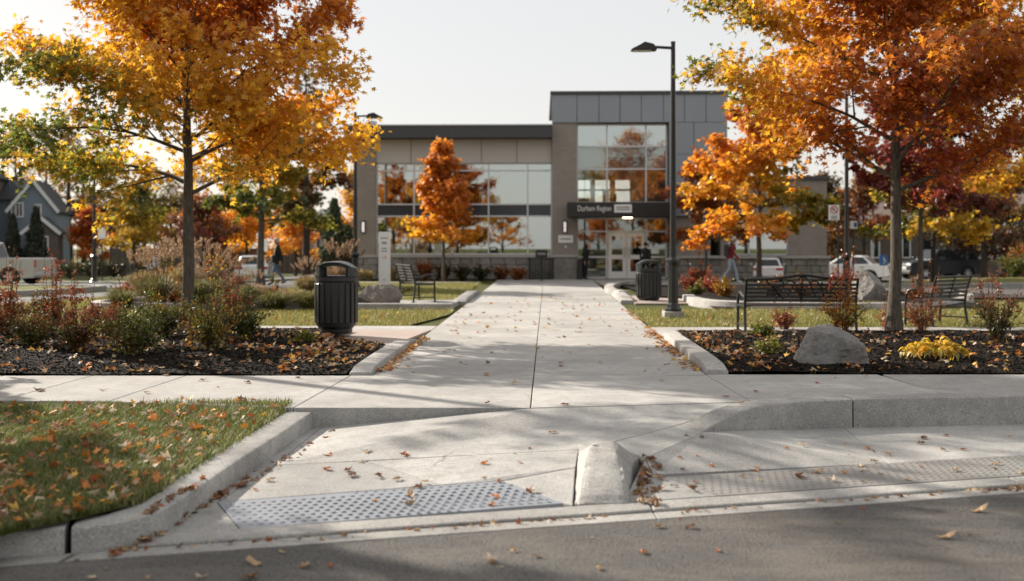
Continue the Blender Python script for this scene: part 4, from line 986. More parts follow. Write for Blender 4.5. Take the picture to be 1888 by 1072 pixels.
# fence by the houses
t = thing('fence', 'low weathered board fence along the verge below the blue house', 'fence', (-38.5,68,terrain(-38,68)))
for i in range(26): MB().box(i*.55, i*.55+.5, -.02, .02, .1, .95).build('board', 'fence_wood', t)
for i in range(8): MB().box(i*2-.06, i*2+.06, -.08, .0-.021, -.1, 1.1).build('post', 'fence_wood', t)
t = thing('fence', 'tall dark board fence behind the yellow tree', 'fence', (-29,78,terrain(-25,78)))
for i in range(40): MB().box(i*.42, i*.42+.4, -.02, .02, .05, 1.9).build('board', 'fence_wood', t)

# ------------------------------------------------------------------ vehicles
def vehicle(name, label, cat, loc, rz, paint, kind, scale=1.0, plate=True):
    t = thing(name, label, cat, loc, rz, None, scale)        # local +x is forward
    spec = {'sedan': dict(L=4.6, W=1.8, wb=1.36, r=.32, belt=.92), 'suv': dict(L=4.8, W=1.92, wb=1.42, r=.38, belt=1.12), 'pickup': dict(L=5.5, W=1.95, wb=1.72, r=.39, belt=1.12), 'hatch': dict(L=4.1, W=1.75, wb=1.26, r=.31, belt=.95)}[kind]
    L, Wd, wb, r, belt = spec['L'], spec['W'], spec['wb'], spec['r'], spec['belt']; h = L/2
    def arch(cx, n=8): return [(cx-(r+.07)*math.cos(math.pi*i/n), .30+(r+.09)*math.sin(math.pi*i/n)) for i in range(n+1)]
    tops = {'sedan': [(h,.34),(h,.62),(h-.15,.76),(.95,.95),(.80,belt+.02),(-1.45,belt+.06),(-h+.1,.98),(-h,.86),(-h,.36)],
            'suv': [(h,.36),(h,.90),(h-.12,1.02),(1.0,1.14),(.85,belt+.02),(-h+.12,belt+.02),(-h,1.0),(-h,.38)],
            'pickup': [(h,.40),(h,.95),(h-.12,1.04),(1.25,1.16),(1.1,belt+.02),(-.75,belt+.02),(-.76,1.12),(-h+.02,1.12),(-h,1.08),(-h,.42)],
            'hatch': [(h,.32),(h,.62),(h-.12,.78),(.98,.96),(.85,belt+.02),(-h+.18,belt+.04),(-h+.02,.9),(-h,.36)]}[kind]
    prof = [(-h,.34)]+arch(-wb)+arch(wb)+[(h,.32)]+tops
    body = MB(); body.prism(prof, 'y', -Wd/2, Wd/2); bo = body.build('body', paint, t, False, .07, 3)
    # greenhouse
    G_ = {'sedan': ((.90,-1.55),(.15,-.95),1.42), 'suv': ((.95,-h+.10),(.35,-h+.32),1.74), 'pickup': ((1.15,-.74),(.55,-.60),1.78), 'hatch': ((.95,-h+.16),(.2,-h+.55),1.46)}[kind]
    (f0, b0), (f1, b1), H = G_; y0, y1 = Wd/2-.06, Wd/2-.26
    g = MB(); g.hexa([(b0,-y0,belt),(f0,-y0,belt),(f0,y0,belt),(b0,y0,belt)], [(b1,-y1,H),(f1,-y1,H),(f1,y1,H),(b1,y1,H)]); g.build('cabin', paint, t, False, .07, 3)
    def lerp(u, v, s): return (u[0]+(v[0]-u[0])*s, u[1]+(v[1]-u[1])*s, u[2]+(v[2]-u[2])*s)
    def glassq(name, A, B, C, D, n):
        m = MB(); o = Vector(n)*.012
        m.add([Vector(x)+o for x in (A,B,C,D)]+[Vector(x)-Vector(n)*.02 for x in (A,B,C,D)], [(0,1,2,3),(7,6,5,4),(0,4,5,1),(1,5,6,2),(2,6,7,3),(3,7,4,0)]); m.build(name, 'car_glass', t)
    zl, zh = belt+.05, H-.09
    def gx(bot, topv, z): return bot+(topv-bot)*(z-belt)/(H-belt)
    def gy(z): return y0+(y1-y0)*(z-belt)/(H-belt)
    cuts = [(.10,.48),(.53,.93)] if kind in ('sedan','hatch') else ([(.08,.36),(.40,.66),(.70,.94)] if kind == 'suv' else [(.10,.52),(.57,.93)])
    for s in (-1, 1):
        for a, b in cuts:
            q4 = []
            for u, z in ((a,zl),(b,zl),(b,zh),(a,zh)): q4.append((gx(f0,f1,z)+(gx(b0,b1,z)-gx(f0,f1,z))*u, s*gy(z), z))
            glassq('side_window', *q4, (0,s,.25))
    glassq('windscreen', (gx(f0,f1,zl),-gy(zl)+.1,zl),(gx(f0,f1,zl),gy(zl)-.1,zl),(gx(f0,f1,zh),gy(zh)-.1,zh),(gx(f0,f1,zh),-gy(zh)+.1,zh),(.7,0,.5))
    glassq('rear_window', (gx(b0,b1,zl),-gy(zl)+.12,zl),(gx(b0,b1,zl),gy(zl)-.12,zl),(gx(b0,b1,zh),gy(zh)-.12,zh),(gx(b0,b1,zh),-gy(zh)+.12,zh),(-.7,0,.3))
    if kind == 'pickup':
        MB().box(-h+.12,-.84,-Wd/2+.12,Wd/2-.12,1.115,1.125).build('bed_cover', 'car_trim', t)
    tm = rm = None
    for sx in (wb, -wb):
        for s in (-1, 1):
            w = MB(); w.lathe([(r*.62,-.11),(r*.95,-.11),(r,-.08),(r,.08),(r*.95,.11),(r*.62,.11)], 24); wo = w.build('wheel', 'tyre', t, 40); wo.rotation_euler = (R(90),0,0); wo.location = (sx, s*(Wd/2-.11), r)
            k = MB(); k.lathe([(r*.66,-.085),(r*.62,-.10),(r*.2,-.06),(0,-.07)], 24); 
            for i in range(6): a = i*math.pi/3; k.bar((0,0,-.10),(r*.6*math.cos(a),r*.6*math.sin(a),-.115),.07,.03)
            ko = k.build('rim', 'rim', wo); ko.rotation_euler = (0 if s > 0 else R(180),0,0)
            if s > 0: ko.rotation_euler = (R(180),0,0)
            else: ko.rotation_euler = (R(180),0,0)
            ko.rotation_euler = (R(180) if s < 0 else 0,0,0)
    for s in (-1, 1):
        zq = .70 if kind in ('sedan','hatch') else .88
        MB().box(h-.14,h+.012,s*(Wd/2-.28)-.2,s*(Wd/2-.28)+.2,zq-.07,zq+.07).build('headlight', 'lamp_clear', t, False, .02)
        if kind in ('pickup','suv'): MB().box(-h-.012,-h+.1,s*(Wd/2-.10)-.09,s*(Wd/2-.10)+.09+.0,zq-.12,zq+.2).build('tail_light', 'lamp_red', t, False, .02)
        else: MB().box(-h-.012,-h+.16,s*(Wd/2-.22)-.2,s*(Wd/2-.22)+.21,zq+.04,zq+.18).build('tail_light', 'lamp_red', t, False, .02)
        MB().box(f0-.25,f0-.05,s*(Wd/2+.10)-.08,s*(Wd/2+.10)+.08,belt+.02,belt+.17).build('wing_mirror', paint, t, False, .03)
        for xh in (.0,-.95): MB().box(xh-.1,xh+.1,s*(Wd/2+.012)-.012,s*(Wd/2+.012)+.012,belt-.12,belt-.09).build('door_handle', 'car_trim', t)
    MB().box(-h-.08,-h+.05,-Wd/2+.03,Wd/2-.03,.38,.56).build('rear_bumper', 'bumper' if kind == 'pickup' else paint, t, False, .04); MB().box(h-.05,h+.07,-Wd/2+.03,Wd/2-.03,.34,.54).build('front_bumper', 'car_trim' if kind == 'suv' else paint, t, False, .04)
    MB().box(h-.03,h+.02,-.5,.5,.58,.80 if kind != 'sedan' else .7).build('grille', 'steel' if kind == 'suv' else 'car_trim', t)
    MB().box(-h-.02,-h-.012,-.26,.26,.62,.74).build('number_plate', 'sign_white', t) if kind != 'pickup' else MB().box(-h-.095,-h-.081,-.16,.16,.42,.53).build('number_plate', 'sign_white', t)
    return t
_x, _y = P(2, 447, 38.6).xy; vehicle('pickup_truck', 'silver pickup truck facing out of the picture at the kerb before the houses', 'pickup', (_x-.72, _y, terrain(_x,_y)-.02), R(180-3), 'car_silver', 'pickup', .86)
_x, _y = P(470, 447, 60).xy; vehicle('car', 'white car seen from behind past the green maple trunk', 'car', (_x, _y, terrain(_x,_y)+.02), R(98), 'car_white', 'hatch')
_x, _y = P(1562, 447, 58).xy; vehicle('car', 'white saloon with red tail lamp parked behind the black lamp post', 'car', (_x, _y, terrain(_x,_y)+.05), R(150), 'car_white', 'sedan')
_x, _y = P(1727, 447, 64).xy; vehicle('car', 'dark blue black sport utility car parked before the brick house', 'car', (_x, _y, terrain(_x,_y)+.05), R(195), 'car_black', 'suv')
_x, _y = P(1406, 447, 42.2).xy; vehicle('car', 'small white car half hidden by the orange maple trunk beside the stone base', 'car', (_x, _y-.8, 0), R(78), 'car_white', 'hatch', .62)

# ------------------------------------------------------------------ people
def person(label, loc, yaw, height, top_m, leg_m, hair_m, long_hair=False, stride=.0, lean=0., jacket_len=0.0, pack=False, arm=.12, hood=False, shoe='shoe', cap=None, bulk=1.0):
    s = height/1.75; t = thing('person', label, 'person', loc, yaw, None)     # faces local -y
    V = Vector; st = stride; ln = lambda z: V((0,-lean*(z-.95),0)) if z > .95 else V((0,0,0))
    J = {'pelvis': V((0,0,.95)), 'waist': V((0,.01,1.10)), 'chest': V((0,.01,1.30)), 'neck': V((0,.015,1.47)), 'head': V((0,-.005,1.56))}
    for sd, k in (('l',-1),('r',1)):
        f = st*k
        J['sh'+sd] = V((k*.175*bulk,.015,1.42)); J['el'+sd] = V((k*.235,.03+arm*f*1.2,1.14)); J['wr'+sd] = V((k*.225,-.06+arm*f*2.4-.05*abs(f),.90)); J['ha'+sd] = V((k*.22,-.085+arm*f*2.6,.82))
        J['hi'+sd] = V((k*.095,0,.90)); J['kn'+sd] = V((k*.10,-.02-f*.20 if f > 0 else -.04-f*.12,.50)); J['an'+sd] = V((k*.10,.03-f*.36 if f > 0 else .06-f*.42,.085+(0 if f >= 0 else .05*abs(f)))); J['to'+sd] = J['an'+sd]+V((0,-.17,-.055 if f >= 0 else -.03))
    for key in J: J[key] = J[key]+ln(J[key].z)
    rad = {'pelvis':(.155,.115),'waist':(.145,.105),'chest':(.165,.115),'neck':(.058,.058),'head':(.06,.06),'sh':(.068,.068),'el':(.050,.050),'wr':(.036,.036),'ha':(.03,.042),'hi':(.095,.10),'kn':(.062,.062),'an':(.045,.045),'to':(.045,.035)}
    names = list(J); edges = [('pelvis','waist'),('waist','chest'),('chest','neck'),('neck','head')]
    for sd in 'lr': edges += [('chest','sh'+sd),('sh'+sd,'el'+sd),('el'+sd,'wr'+sd),('wr'+sd,'ha'+sd),('pelvis','hi'+sd),('hi'+sd,'kn'+sd),('kn'+sd,'an'+sd),('an'+sd,'to'+sd)]
    me = bpy.data.meshes.new('figure'); me.from_pydata([J[n_] for n_ in names], [(names.index(a), names.index(b)) for a, b in edges], [])
    ob = bpy.data.objects.new('figure', me); COL.objects.link(ob); mod = ob.modifiers.new('skin', 'SKIN')
    if not me.skin_vertices: me.skin_vertices.new() if hasattr(me.skin_vertices, 'new') else None
    sv = me.skin_vertices[0].data
    for i, n_ in enumerate(names):
        k = n_ if n_ in rad else n_[:2]; b = bulk if n_ in ('waist','chest','pelvis') or k in ('sh','el') else 1
        sv[i].radius = (rad[k][0]*b, rad[k][1]*b); sv[i].use_root = n_ == 'pelvis'
    sub = ob.modifiers.new('sub', 'SUBSURF'); sub.levels = 2; sub.render_levels = 2
    dg = bpy.context.evaluated_depsgraph_get(); m2 = bpy.data.meshes.new_from_object(ob.evaluated_get(dg)); bpy.data.objects.remove(ob)
    bm = bmesh.new(); bm.from_mesh(m2)
    # head with nose, chin and ears; eyes darker
    hc = J['head']+V((0,-.015,.085)); r0 = bmesh.ops.create_uvsphere(bm, u_segments=18, v_segments=14, radius=1.0)
    for v in r0['verts']:
        c = v.co.copy(); x, y, z = c.x*.076, c.y*.098, c.z*.118
        if z < -.03: x *= .86; y = y*.92-.006
        if abs(c.x) < .25 and c.y < -.8 and -.35 < c.z < .15: y -= .018
        if abs(c.x) > .93 and abs(c.z) < .25: x *= 1.14
        v.co = V((x,y,z))+hc
    # five fingers on each hand
    for sd, k in (('l',-1),('r',1)):
        h0 = J['ha'+sd]; tmp = MB()
        for i in range(4): tmp.tube([h0+V((0,-.027+i*.018,-.02)), h0+V((-k*.006,-.030+i*.019,-.06)), h0+V((-k*.022,-.028+i*.018,-.095+abs(i-1.5)*.008))], [.0085,.008,.006], 6)
        tmp.tube([h0+V((0,-.035,.01)), h0+V((-k*.012,-.06,-.02)), h0+V((-k*.022,-.062,-.05))], [.010,.009,.007], 6)
        vs_ = [bm.verts.new(v) for v in tmp.v]
        for f in tmp.f:
            try: bm.faces.new([vs_[i] for i in f])
            except ValueError: pass
    jl = .92-jacket_len
    seg = [(J[a], J[b], a, b) for a, b in edges]
    for f in bm.faces:
        c = f.calc_center_median()
        best = min(seg, key=lambda e: (c-(e[0]+(e[1]-e[0])*max(0,min(1,(c-e[0]).dot(e[1]-e[0])/max(1e-6,(e[1]-e[0]).length_squared))))).length)
        a, b = best[2], best[3]
        if (c-hc).length < .15 or b == 'head': f.material_index = 0
        elif b[:2] == 'ha' or c.z < .90 and a[:2] in ('wr','ha'): f.material_index = 0
        elif b[:2] == 'to' : f.material_index = 3
        elif a[:2] in ('hi','kn') or b[:2] == 'hi' or (a == 'pelvis' and c.z < jl+.02): f.material_index = 1 if c.z > jl else 2
        else: f.material_index = 1
        f.smooth = True
    for v in bm.verts: v.co *= s
    m2.materials.clear()
    for n_ in ('skin', top_m, leg_m, shoe): m2.materials.append(MAT[n_])
    bm.to_mesh(m2); bm.free()
    o = bpy.data.objects.new('body', m2); COL.objects.link(o); o.parent = t
    # hair: cap over the skull, longer behind if long
    hm = MB(); nU, nV = 16, 9; vs_ = []; fs_ = []
    for i in range(nV):
        ph = (math.pi*(.62 if not long_hair else .60))*i/(nV-1)
        for j in range(nU):
            th = 2*math.pi*j/nU; x, y, z = math.sin(ph)*math.cos(th), math.sin(ph)*math.sin(th), math.cos(ph)
            if y < -.35 and z < .45: y = -.35-(y+.35)*.1; z = max(z, .40)
            k = 1.0 if not long_hair else 1.06; drop = 0
            if long_hair and y > -.2 and i == nV-1: drop = .26
            vs_.append((hc+V((x*.086*k, y*.108*k+.006, z*.128-drop)))*s)
    for i in range(nV-1):
        for j in range(nU): fs_.append((i*nU+j, i*nU+(j+1)%nU, (i+1)*nU+(j+1)%nU, (i+1)*nU+j))
    hm.add(vs_, fs_); hm.build('hood' if hood else 'hair', top_m if hood else hair_m, t, 60)
    # jacket hem / collar
    col_ = MB(); c0 = J['neck']*s; col_.lathe([(.075*s,-.05*s),(.078*s,.0),(.066*s,.035*s),(.06*s,.03*s)], 12, (c0.x, c0.y, c0.z)); col_.build('collar', top_m, t, 60)
    if jacket_len > 0:
        hem = MB(); pc = J['pelvis']*s; prof = [(.175*s*bulk,.16*s),(.185*s*bulk,.0),(.195*s*bulk,-jacket_len*s),(.18*s*bulk,-jacket_len*s)]
        hem.lathe(prof, 16, (pc.x, pc.y, pc.z)); oh = hem.build('jacket_skirt', top_m, t, 60)
    if pack:
        pk = MB(); c1 = (J['chest']+V((0,.20,-.06)))*s; pk.box(c1.x-.15*s,c1.x+.15*s,c1.y-.09*s,c1.y+.09*s,c1.z-.24*s,c1.z+.22*s); po = pk.build('backpack', 'cloth_pack', t, False, .06, 3)
        for k in (-1,1): MB().tube([p_*s for p_ in catmull([J['chest']+V((k*.11,.12,.14)),J['sh'+('l' if k<0 else 'r')]+V((-k*.05,0,.075)),J['chest']+V((k*.12,-.13,.02)),J['waist']+V((k*.13,0,.02))],4)], .02*s, 6).build('strap', 'cloth_pack', po)
    if cap: MB().lathe([(.09*s,0),(.092*s,.04*s),(.06*s,.1*s),(0,.115*s)], 14, tuple((hc+V((0,0,.03)))*s)).build('cap', cap, t, 60)
    return t
def at(px, Y): v = P(px, 447, Y); return v.x, v.y
def zfeet(x, y): return top(x, y)[0]
x, y = at(511, 38.6); person('white haired person in black jacket and jeans walking past the green maple', (x,y,-.03), R(-75), 1.68, 'cloth_black', 'cloth_denim', 'hair_white', stride=.6, jacket_len=.12, bulk=1.25)
x, y = at(361, 41.0); person('dark haired person in slate top half hidden by the near maple trunk', (x,y,-.12), R(170), 1.74, 'cloth_slate', 'cloth_tan', 'hair_dark', stride=.3)
x, y = at(282, 47.0); person('person with long blond hair and pale lilac top among the grasses', (x,y,-.53), R(175), 1.66, 'cloth_lilac', 'cloth_black', 'hair_blond', True, .4)
x, y = at(170, 84); person('white haired person in blue denim left of a companion at the street corner', (x,y,terrain(x,y)+.05), R(160), 1.72, 'cloth_denim', 'cloth_denim', 'hair_white', False, .3)
x, y = at(188, 85); person('grey haired person in blue jacket at the street corner partly behind the lamp post', (x,y,terrain(x,y)+.05), R(200), 1.70, 'cloth_denim', 'cloth_darkblue', 'hair_grey', False, .3)
x, y = at(83, 76); person('small person in white top by the conifers of the blue house', (x,y,terrain(x,y)), R(40), 1.3, 'cloth_white', 'cloth_black', 'hair_dark', False, .2)
x, y = at(1347, 39.5); person('white haired person in dark red jacket and pale jeans with a grey backpack', (x,y,0), R(75), 1.70, 'cloth_red', 'cloth_lightdenim', 'hair_white', stride=.8, lean=.18, pack=True, shoe='shoe_white')
x, y = at(1190, 42.6); person('person in black hooded coat standing beyond the far litter bin', (x,y,0), R(150), 1.50, 'cloth_black', 'cloth_black', 'hair_dark', jacket_len=.2, hood=True)
x, y = at(1079, 43.85); person('person in black with an orange red cap leaning by the entrance glass', (x,y,0), R(60), 1.42, 'cloth_black', 'cloth_black', 'hair_dark', lean=.3, cap='cloth_orange')
x, y = at(493, 86); person('distant person in orange top beyond the tan grasses', (x,y,terrain(x,y)), R(20), 1.7, 'cloth_orange', 'cloth_darkblue', 'hair_dark')
x, y = at(508, 87); person('distant person in white top beyond the tan grasses', (x,y,terrain(x,y)), R(-20), 1.7, 'cloth_white', 'cloth_tan', 'hair_dark')
# ------------------------------------------------------------------ trees
GOLD, ORANGE, RUST, RED, GREEN, YGREEN, YELLOW, BROWN, MAROON, DKGREEN = (np.array(c) for c in ((.82,.44,.028),(.70,.25,.02),(.42,.105,.016),(.44,.065,.025),(.10,.125,.018),(.30,.27,.03),(.70,.45,.04),(.20,.10,.035),(.16,.03,.022),(.045,.065,.016)))
def sfield(p, k, ph): return np.sin(p[:,0]*k[0]+ph)+np.sin(p[:,1]*k[1]+ph*1.7)+np.sin(p[:,2]*k[2]+ph*2.3)
def blend_palette(rng, pos, stops, jitter=.16, bias=None, ph=0., k=(1.3,1.1,1.5)):
    """smooth drift of hue through the crown, with leaf to leaf change"""
    f = .5+.16*sfield(pos, k, ph)+rng.normal(0, jitter, len(pos))
    if bias is not None: f = f+bias
    f = np.clip(f, 0, .999)*(len(stops)-1); i = f.astype(int); w = (f-i)[:, None]; S = np.array(stops)
    c = S[i]*(1-w)+S[i+1]*w
    return np.clip(c*rng.uniform(.7, 1.22, (len(pos),1)), 0, 1)
def skeleton(rng, H, r0, zc, spread, nprim, up=(22,62), prof=None, lean=(0,0), nsec=7, ntw=5, sec_len=.40, tw_len=.42, first=None):
    prof = prof or (lambda u: (1-u)**.75*(.82+.45*u)+.06)
    nT = 14; trunk = []; rad = []
    wob = rng.normal(0, .022*H/8, (nT, 2)).cumsum(0)*.55
    for i in range(nT):
        t = i/(nT-1); trunk.append(np.array([wob[i,0]+lean[0]*t*H, wob[i,1]+lean[1]*t*H, -.12+t*(H*.97+.12)])); rad.append(max(.010, r0*(1-t)**.85*(1+.55*max(0,.06-t)/.06)))
    trunk[0][:2] = 0; trunk[1][:2] *= .4
    tubes = [(trunk, rad, 12)]; twigs = []
    def tp(z):
        t = np.clip((z+.12)/(H*.97+.12), 0, 1)*(nT-1); i = min(int(t), nT-2); w = t-i; return trunk[i]*(1-w)+trunk[i+1]*w, rad[i]*(1-w)+rad[i+1]*w
    for i in range(nprim):
        u = (i+.3)/nprim; u = u**.92; z = zc+u*(H-zc)*.95; p, r = tp(z)
        az = i*2.39996+rng.normal(0,.25)
        if first is not None and i < len(first): az = first[i]
        L = spread*prof(u)*rng.uniform(.82, 1.12); el = math.radians(up[0]+(up[1]-up[0])*u+rng.normal(0,5))
        pts = [p]; d = np.array([math.cos(az)*math.cos(el), math.sin(az)*math.cos(el), math.sin(el)]); n = 7; cur = p.copy(); arch_ = rng.normal(-.02,.05)
        dirs = []
        for k in range(n):
            d = d+np.array([0,0,arch_])+rng.normal(0,.055,3); d /= np.linalg.norm(d); cur = cur+d*L/n; pts.append(cur.copy()); dirs.append(d.copy())
        rr = min(r*.5, .009+.010*L); rs = [max(.004, rr*(1-k/(n+.3))) for k in range(n+1)]; tubes.append((pts, rs, 6))
        for j in range(nsec):
            s = .10+.90*(j+rng.uniform(0,.9))/nsec; s = min(s, .99); k = min(int(s*n), n-1); w = s*n-k; q0 = pts[k]*(1-w)+pts[k+1]*w; dd = dirs[k]
            sid = 1 if (j % 2) else -1; ax = np.cross(dd, [0,0,1]); ax = ax/(np.linalg.norm(ax)+1e-6)
            a = math.radians(rng.uniform(28, 62)); d2 = dd*math.cos(a)+ax*sid*math.sin(a)+np.array([0,0,rng.normal(.05,.22)]); d2 /= np.linalg.norm(d2)
            L2 = L*sec_len*(1.12-.72*s)*rng.uniform(.7,1.25)+.12; m = 4; q = q0.copy(); qs = [q0]; 
            for _ in range(m): d2 = d2+rng.normal(0,.09,3)+np.array([0,0,.02]); d2 /= np.linalg.norm(d2); q = q+d2*L2/m; qs.append(q.copy())
            r2 = max(.005, rs[k]*.55); tubes.append((qs, [max(.003, r2*(1-i_/(m+.3))) for i_ in range(m+1)], 4)); twigs.append((qs, L2))
            for e in range(ntw):
                s3 = rng.uniform(.15,1); k3 = min(int(s3*m), m-1); w3 = s3*m-k3; b0 = qs[k3]*(1-w3)+qs[k3+1]*w3
                d3 = d2+rng.normal(0,.65,3); d3 /= np.linalg.norm(d3); L3 = tw_len*L2*rng.uniform(.5,1.2)+.08; b1 = b0+d3*L3*.5+rng.normal(0,.02,3); b2 = b1+(d3+np.array([0,0,-.15]))*L3*.5
                tubes.append(([b0,b1,b2], [.0045,.0035,.002], 3)); twigs.append(([b0,b1,b2], L3))
        twigs.append((pts[n//2:], L*.5))
    return tubes, twigs
def leaf_points(rng, twigs, n, jit):
    w = np.array([(t[1]+.05)*(1.0 if t[0][0][2] < 6.0 else .10) for t in twigs]); w /= w.sum(); idx = rng.choice(len(twigs), n, p=w); P_ = np.empty((n,3)); D = np.empty((n,3))
    for a, i in enumerate(idx):
        pts = twigs[i][0]; s = rng.beta(1.6,1.0)*(len(pts)-1); k = min(int(s), len(pts)-2); f = s-k; P_[a] = pts[k]*(1-f)+pts[k+1]*f; D[a] = pts[k+1]-pts[k]
    return P_+rng.normal(0, jit, (n,3)), unit(D)
def tree(name, label, base, H, r0, zc, spread, nprim, nleaf, lsize, shape, pal, seed, group=None, barkm='bark', jit=.07, droop=.5, lmat='leaf', rz=0, curl=.35, min_r=0.0, **kw):
    rng = np.random.default_rng(seed); tubes, twigs = skeleton(rng, H, r0, zc, spread, nprim, **kw)
    t = thing(name, label, 'tree', base, rz, group)
    tr = MB(); tr.tube(*tubes[0]); tr.build('trunk', barkm, t, 60)
    br = MB()
    for a in tubes[1:]:
        if a[1][0] > min_r: br.tube(a[0], a[1], a[2], False)
    o = br.build('branch', barkm, t, 60); o['kind'] = 'stuff'
    P_, D = leaf_points(rng, twigs, nleaf, jit)
    n = len(P_); out = P_*np.array([1,1,0]); out = unit(out+1e-6)
    nr = rng.normal(0,.55,(n,3))+np.array([0,0,.75])+out*.35
    tp = D*.5+rng.normal(0,.5,(n,3))+np.array([0,0,-droop])+out*.25
    c = pal(rng, P_); sz = lsize*rng.uniform(.65,1.2,n)
    me = leaf_cloud('crown', P_, sz, nr, tp, c, shape, lmat, curl, rng, len(shape) > 6)
    o = link('crown', me, t); o['kind'] = 'stuff'; return t
def pal(stops, ph=0., jitter=.15, bias=None, k=(1.1,1.0,1.3)):
    return lambda rng, p: blend_palette(rng, p, stops, jitter, bias(p) if bias else None, ph, k)

# two maples in the beds nearest the camera
p = G(345, 611)
tree('maple_tree', 'golden orange maple with slim trunk standing in the mulch bed behind low shrubs', (p.x, p.y, .03), 7.7, .115, 2.2, 3.95, 34, 31000, .088, MAPLE,
     pal([GREEN*1.2, GREEN*1.5, YGREEN, GOLD, GOLD, GOLD*.95, GOLD*.95, ORANGE, ORANGE*.95, RUST*1.2], .4, .085, lambda p: .03+.06*(p[:,2]-4)+.045*p[:,0]), 12, 'autumn maples', up=(25,58), nsec=12, ntw=6, jit=.09).scale.y = .78
p = G(1648, 612)
tree('maple_tree', 'rust and orange maple with slim trunk beside the slatted bench', (p.x, p.y, .03), 8.6, .110, 2.25, 4.15, 34, 32000, .086, MAPLE,
     pal([GREEN*1.0, YGREEN*.8, GOLD*.9, GOLD*.95, ORANGE, ORANGE*.85, RUST*1.1, RUST, RED*.75], 2.1, .12, lambda p: .10+.05*p[:,0]+.0*(p[:,2]-4)), 27, 'autumn maples', up=(26,60), nsec=12, ntw=6, jit=.09)
# younger maples between the beds and the building
x, y = at(480, 38); tree('maple_tree', 'green maple turning orange at its edges behind the tan grasses', (x,y,-.05), 6.6, .15, 2.2, 2.45, 22, 10000, .12, MAPLE_MID,
     pal([DKGREEN*1.3, GREEN, GREEN*1.1, YGREEN, GOLD, ORANGE], .9, .12, lambda p: -.22-.10*(p[:,2]-3.6)+.04*np.abs(p[:,0])), 31, 'autumn maples', up=(12,62), min_r=.004)
x, y = at(817, 41.3); tree('maple_tree', 'small red orange maple in front of the wide office windows', (x,y,.0), 5.35, .07, 1.15, 1.6, 26, 6800, .115, MAPLE_MID,
     pal([GOLD, ORANGE*1.1, ORANGE*1.1, ORANGE, RUST*1.3, RED], 1.2, .12, lambda p: -.50+.09*(p[:,2]-2.2)+.05*p[:,0]), 44, 'autumn maples', up=(22,72), min_r=.004, prof=lambda u: (1-u)**.8*(.9+.5*u)+.05)
x, y = at(1400, 33.5); tree('maple_tree', 'bright orange maple in the planter behind the long bench', (x,y,.03), 5.7, .10, 1.75, 2.9, 24, 13000, .115, MAPLE_MID,
     pal([YGREEN, GOLD, GOLD*1.05, ORANGE*1.1, ORANGE, RUST*1.2, RED], 2.9, .12, lambda p: -.08+.09*(p[:,2]-3)-.03*p[:,0]), 52, 'autumn maples', up=(14,66), min_r=.004)
x, y = at(1302, 40.6); tree('maple_tree', 'shaded dark orange maple against the grey cladding', (x,y,.0), 4.4, .06, 1.7, 2.0, 18, 5600, .12, MAPLE_MID,
     pal([GREEN, BROWN*1.3, RUST, ORANGE*.8, RUST, MAROON*1.4], 4.0, .15), 61, 'autumn maples', up=(10,60), min_r=.004)
x, y = at(1697, 31); tree('maple_tree', 'maroon maple with grey trunk behind the slatted bench', (x,y,.03), 6.2, .09, 2.1, 2.7, 22, 9500, .11, MAPLE_MID,
     pal([RUST, MAROON*1.7, RED*.7, MAROON*1.5, MAROON, BROWN], 5.0, .15), 71, 'autumn maples', up=(18,66), min_r=.004)
x, y = at(1722, 36); tree('maple_tree', 'yellow leaved tree with forked dark trunk before the sport utility car', (x,y,.0), 3.9, .11, 1.55, 2.7, 20, 8500, .115, MAPLE_MID,
     pal([GREEN, YGREEN, GOLD, YELLOW*.8, GOLD, YELLOW*.8], 6.0, .16), 83, 'autumn maples', barkm='bark_dark', up=(12,66), min_r=.004)
# taller trees and thin crowns in the distance
def far_tree(label, px, Y, H, zc, spread, stops, seed, nleaf=3600, ls=.20, r0=.16, name='tree', ph=None, jit=.16, **kw):
    x, y = at(px, Y)
    return tree(name, label, (x,y,terrain(x,y)-.05), H, r0, zc, spread, kw.pop('nprim', 18), int(nleaf*1.5), ls*1.22, DIAMOND, pal(stops, ph if ph is not None else seed*.7, .16), seed, 'distant autumn trees', 'bark_dark', jit, .3, nsec=6, ntw=3, min_r=.006, **kw)
far_tree('tall dark green and rust tree rising behind the golden maple', 565, 58, 13.2, 2.5, 3.6, [DKGREEN, DKGREEN*1.4, BROWN*.8, RUST*.8, GREEN], 101, 7000, .20, .22, up=(15,70))
far_tree('nearly bare tall tree with brown leaves beyond the blue house', 28, 100, 12.5, 2.0, 6.0, [BROWN*.7, BROWN, RUST*.6], 102, 2200, .22, .3, up=(25,75))
far_tree('thin brown crowned tree with dark trunk beside the blue house', 128, 92, 12.0, 2.5, 5.5, [BROWN*.5, BROWN*.8, RUST*.7, ORANGE*.5], 103, 4200, .24, .32, up=(25,72))
far_tree('yellow tree with forked trunk on the far corner verge', 246, 72, 6.2, 1.6, 3.0, [GREEN*.8, YGREEN*.8, GOLD*.7, YELLOW*.6, GOLD*.6], 104, 3600, .18, .16)
far_tree('small red orange tree behind the street corner sign', 166, 82, 4.9, .9, 2.1, [RED, ORANGE, RUST*1.3, RED*1.1], 105, 2600, .2, .1)
far_tree('brown maroon tree behind the near maple trunk', 372, 68, 4.9, .8, 3.3, [MAROON*1.2, BROWN*.9, RUST*.8, BROWN], 106, 4200, .18, .14)
far_tree('apricot orange tree past the white car', 455, 70, 4.3, 1.6, 3.0, [ORANGE*1.1, GOLD, ORANGE*1.2, GOLD*1.1], 107, 3000, .18, .14)
far_tree('second apricot tree before the tan house', 545, 73, 4.4, 1.3, 1.9, [ORANGE*1.1, GOLD, RUST*1.3], 108, 2000, .18, .12)
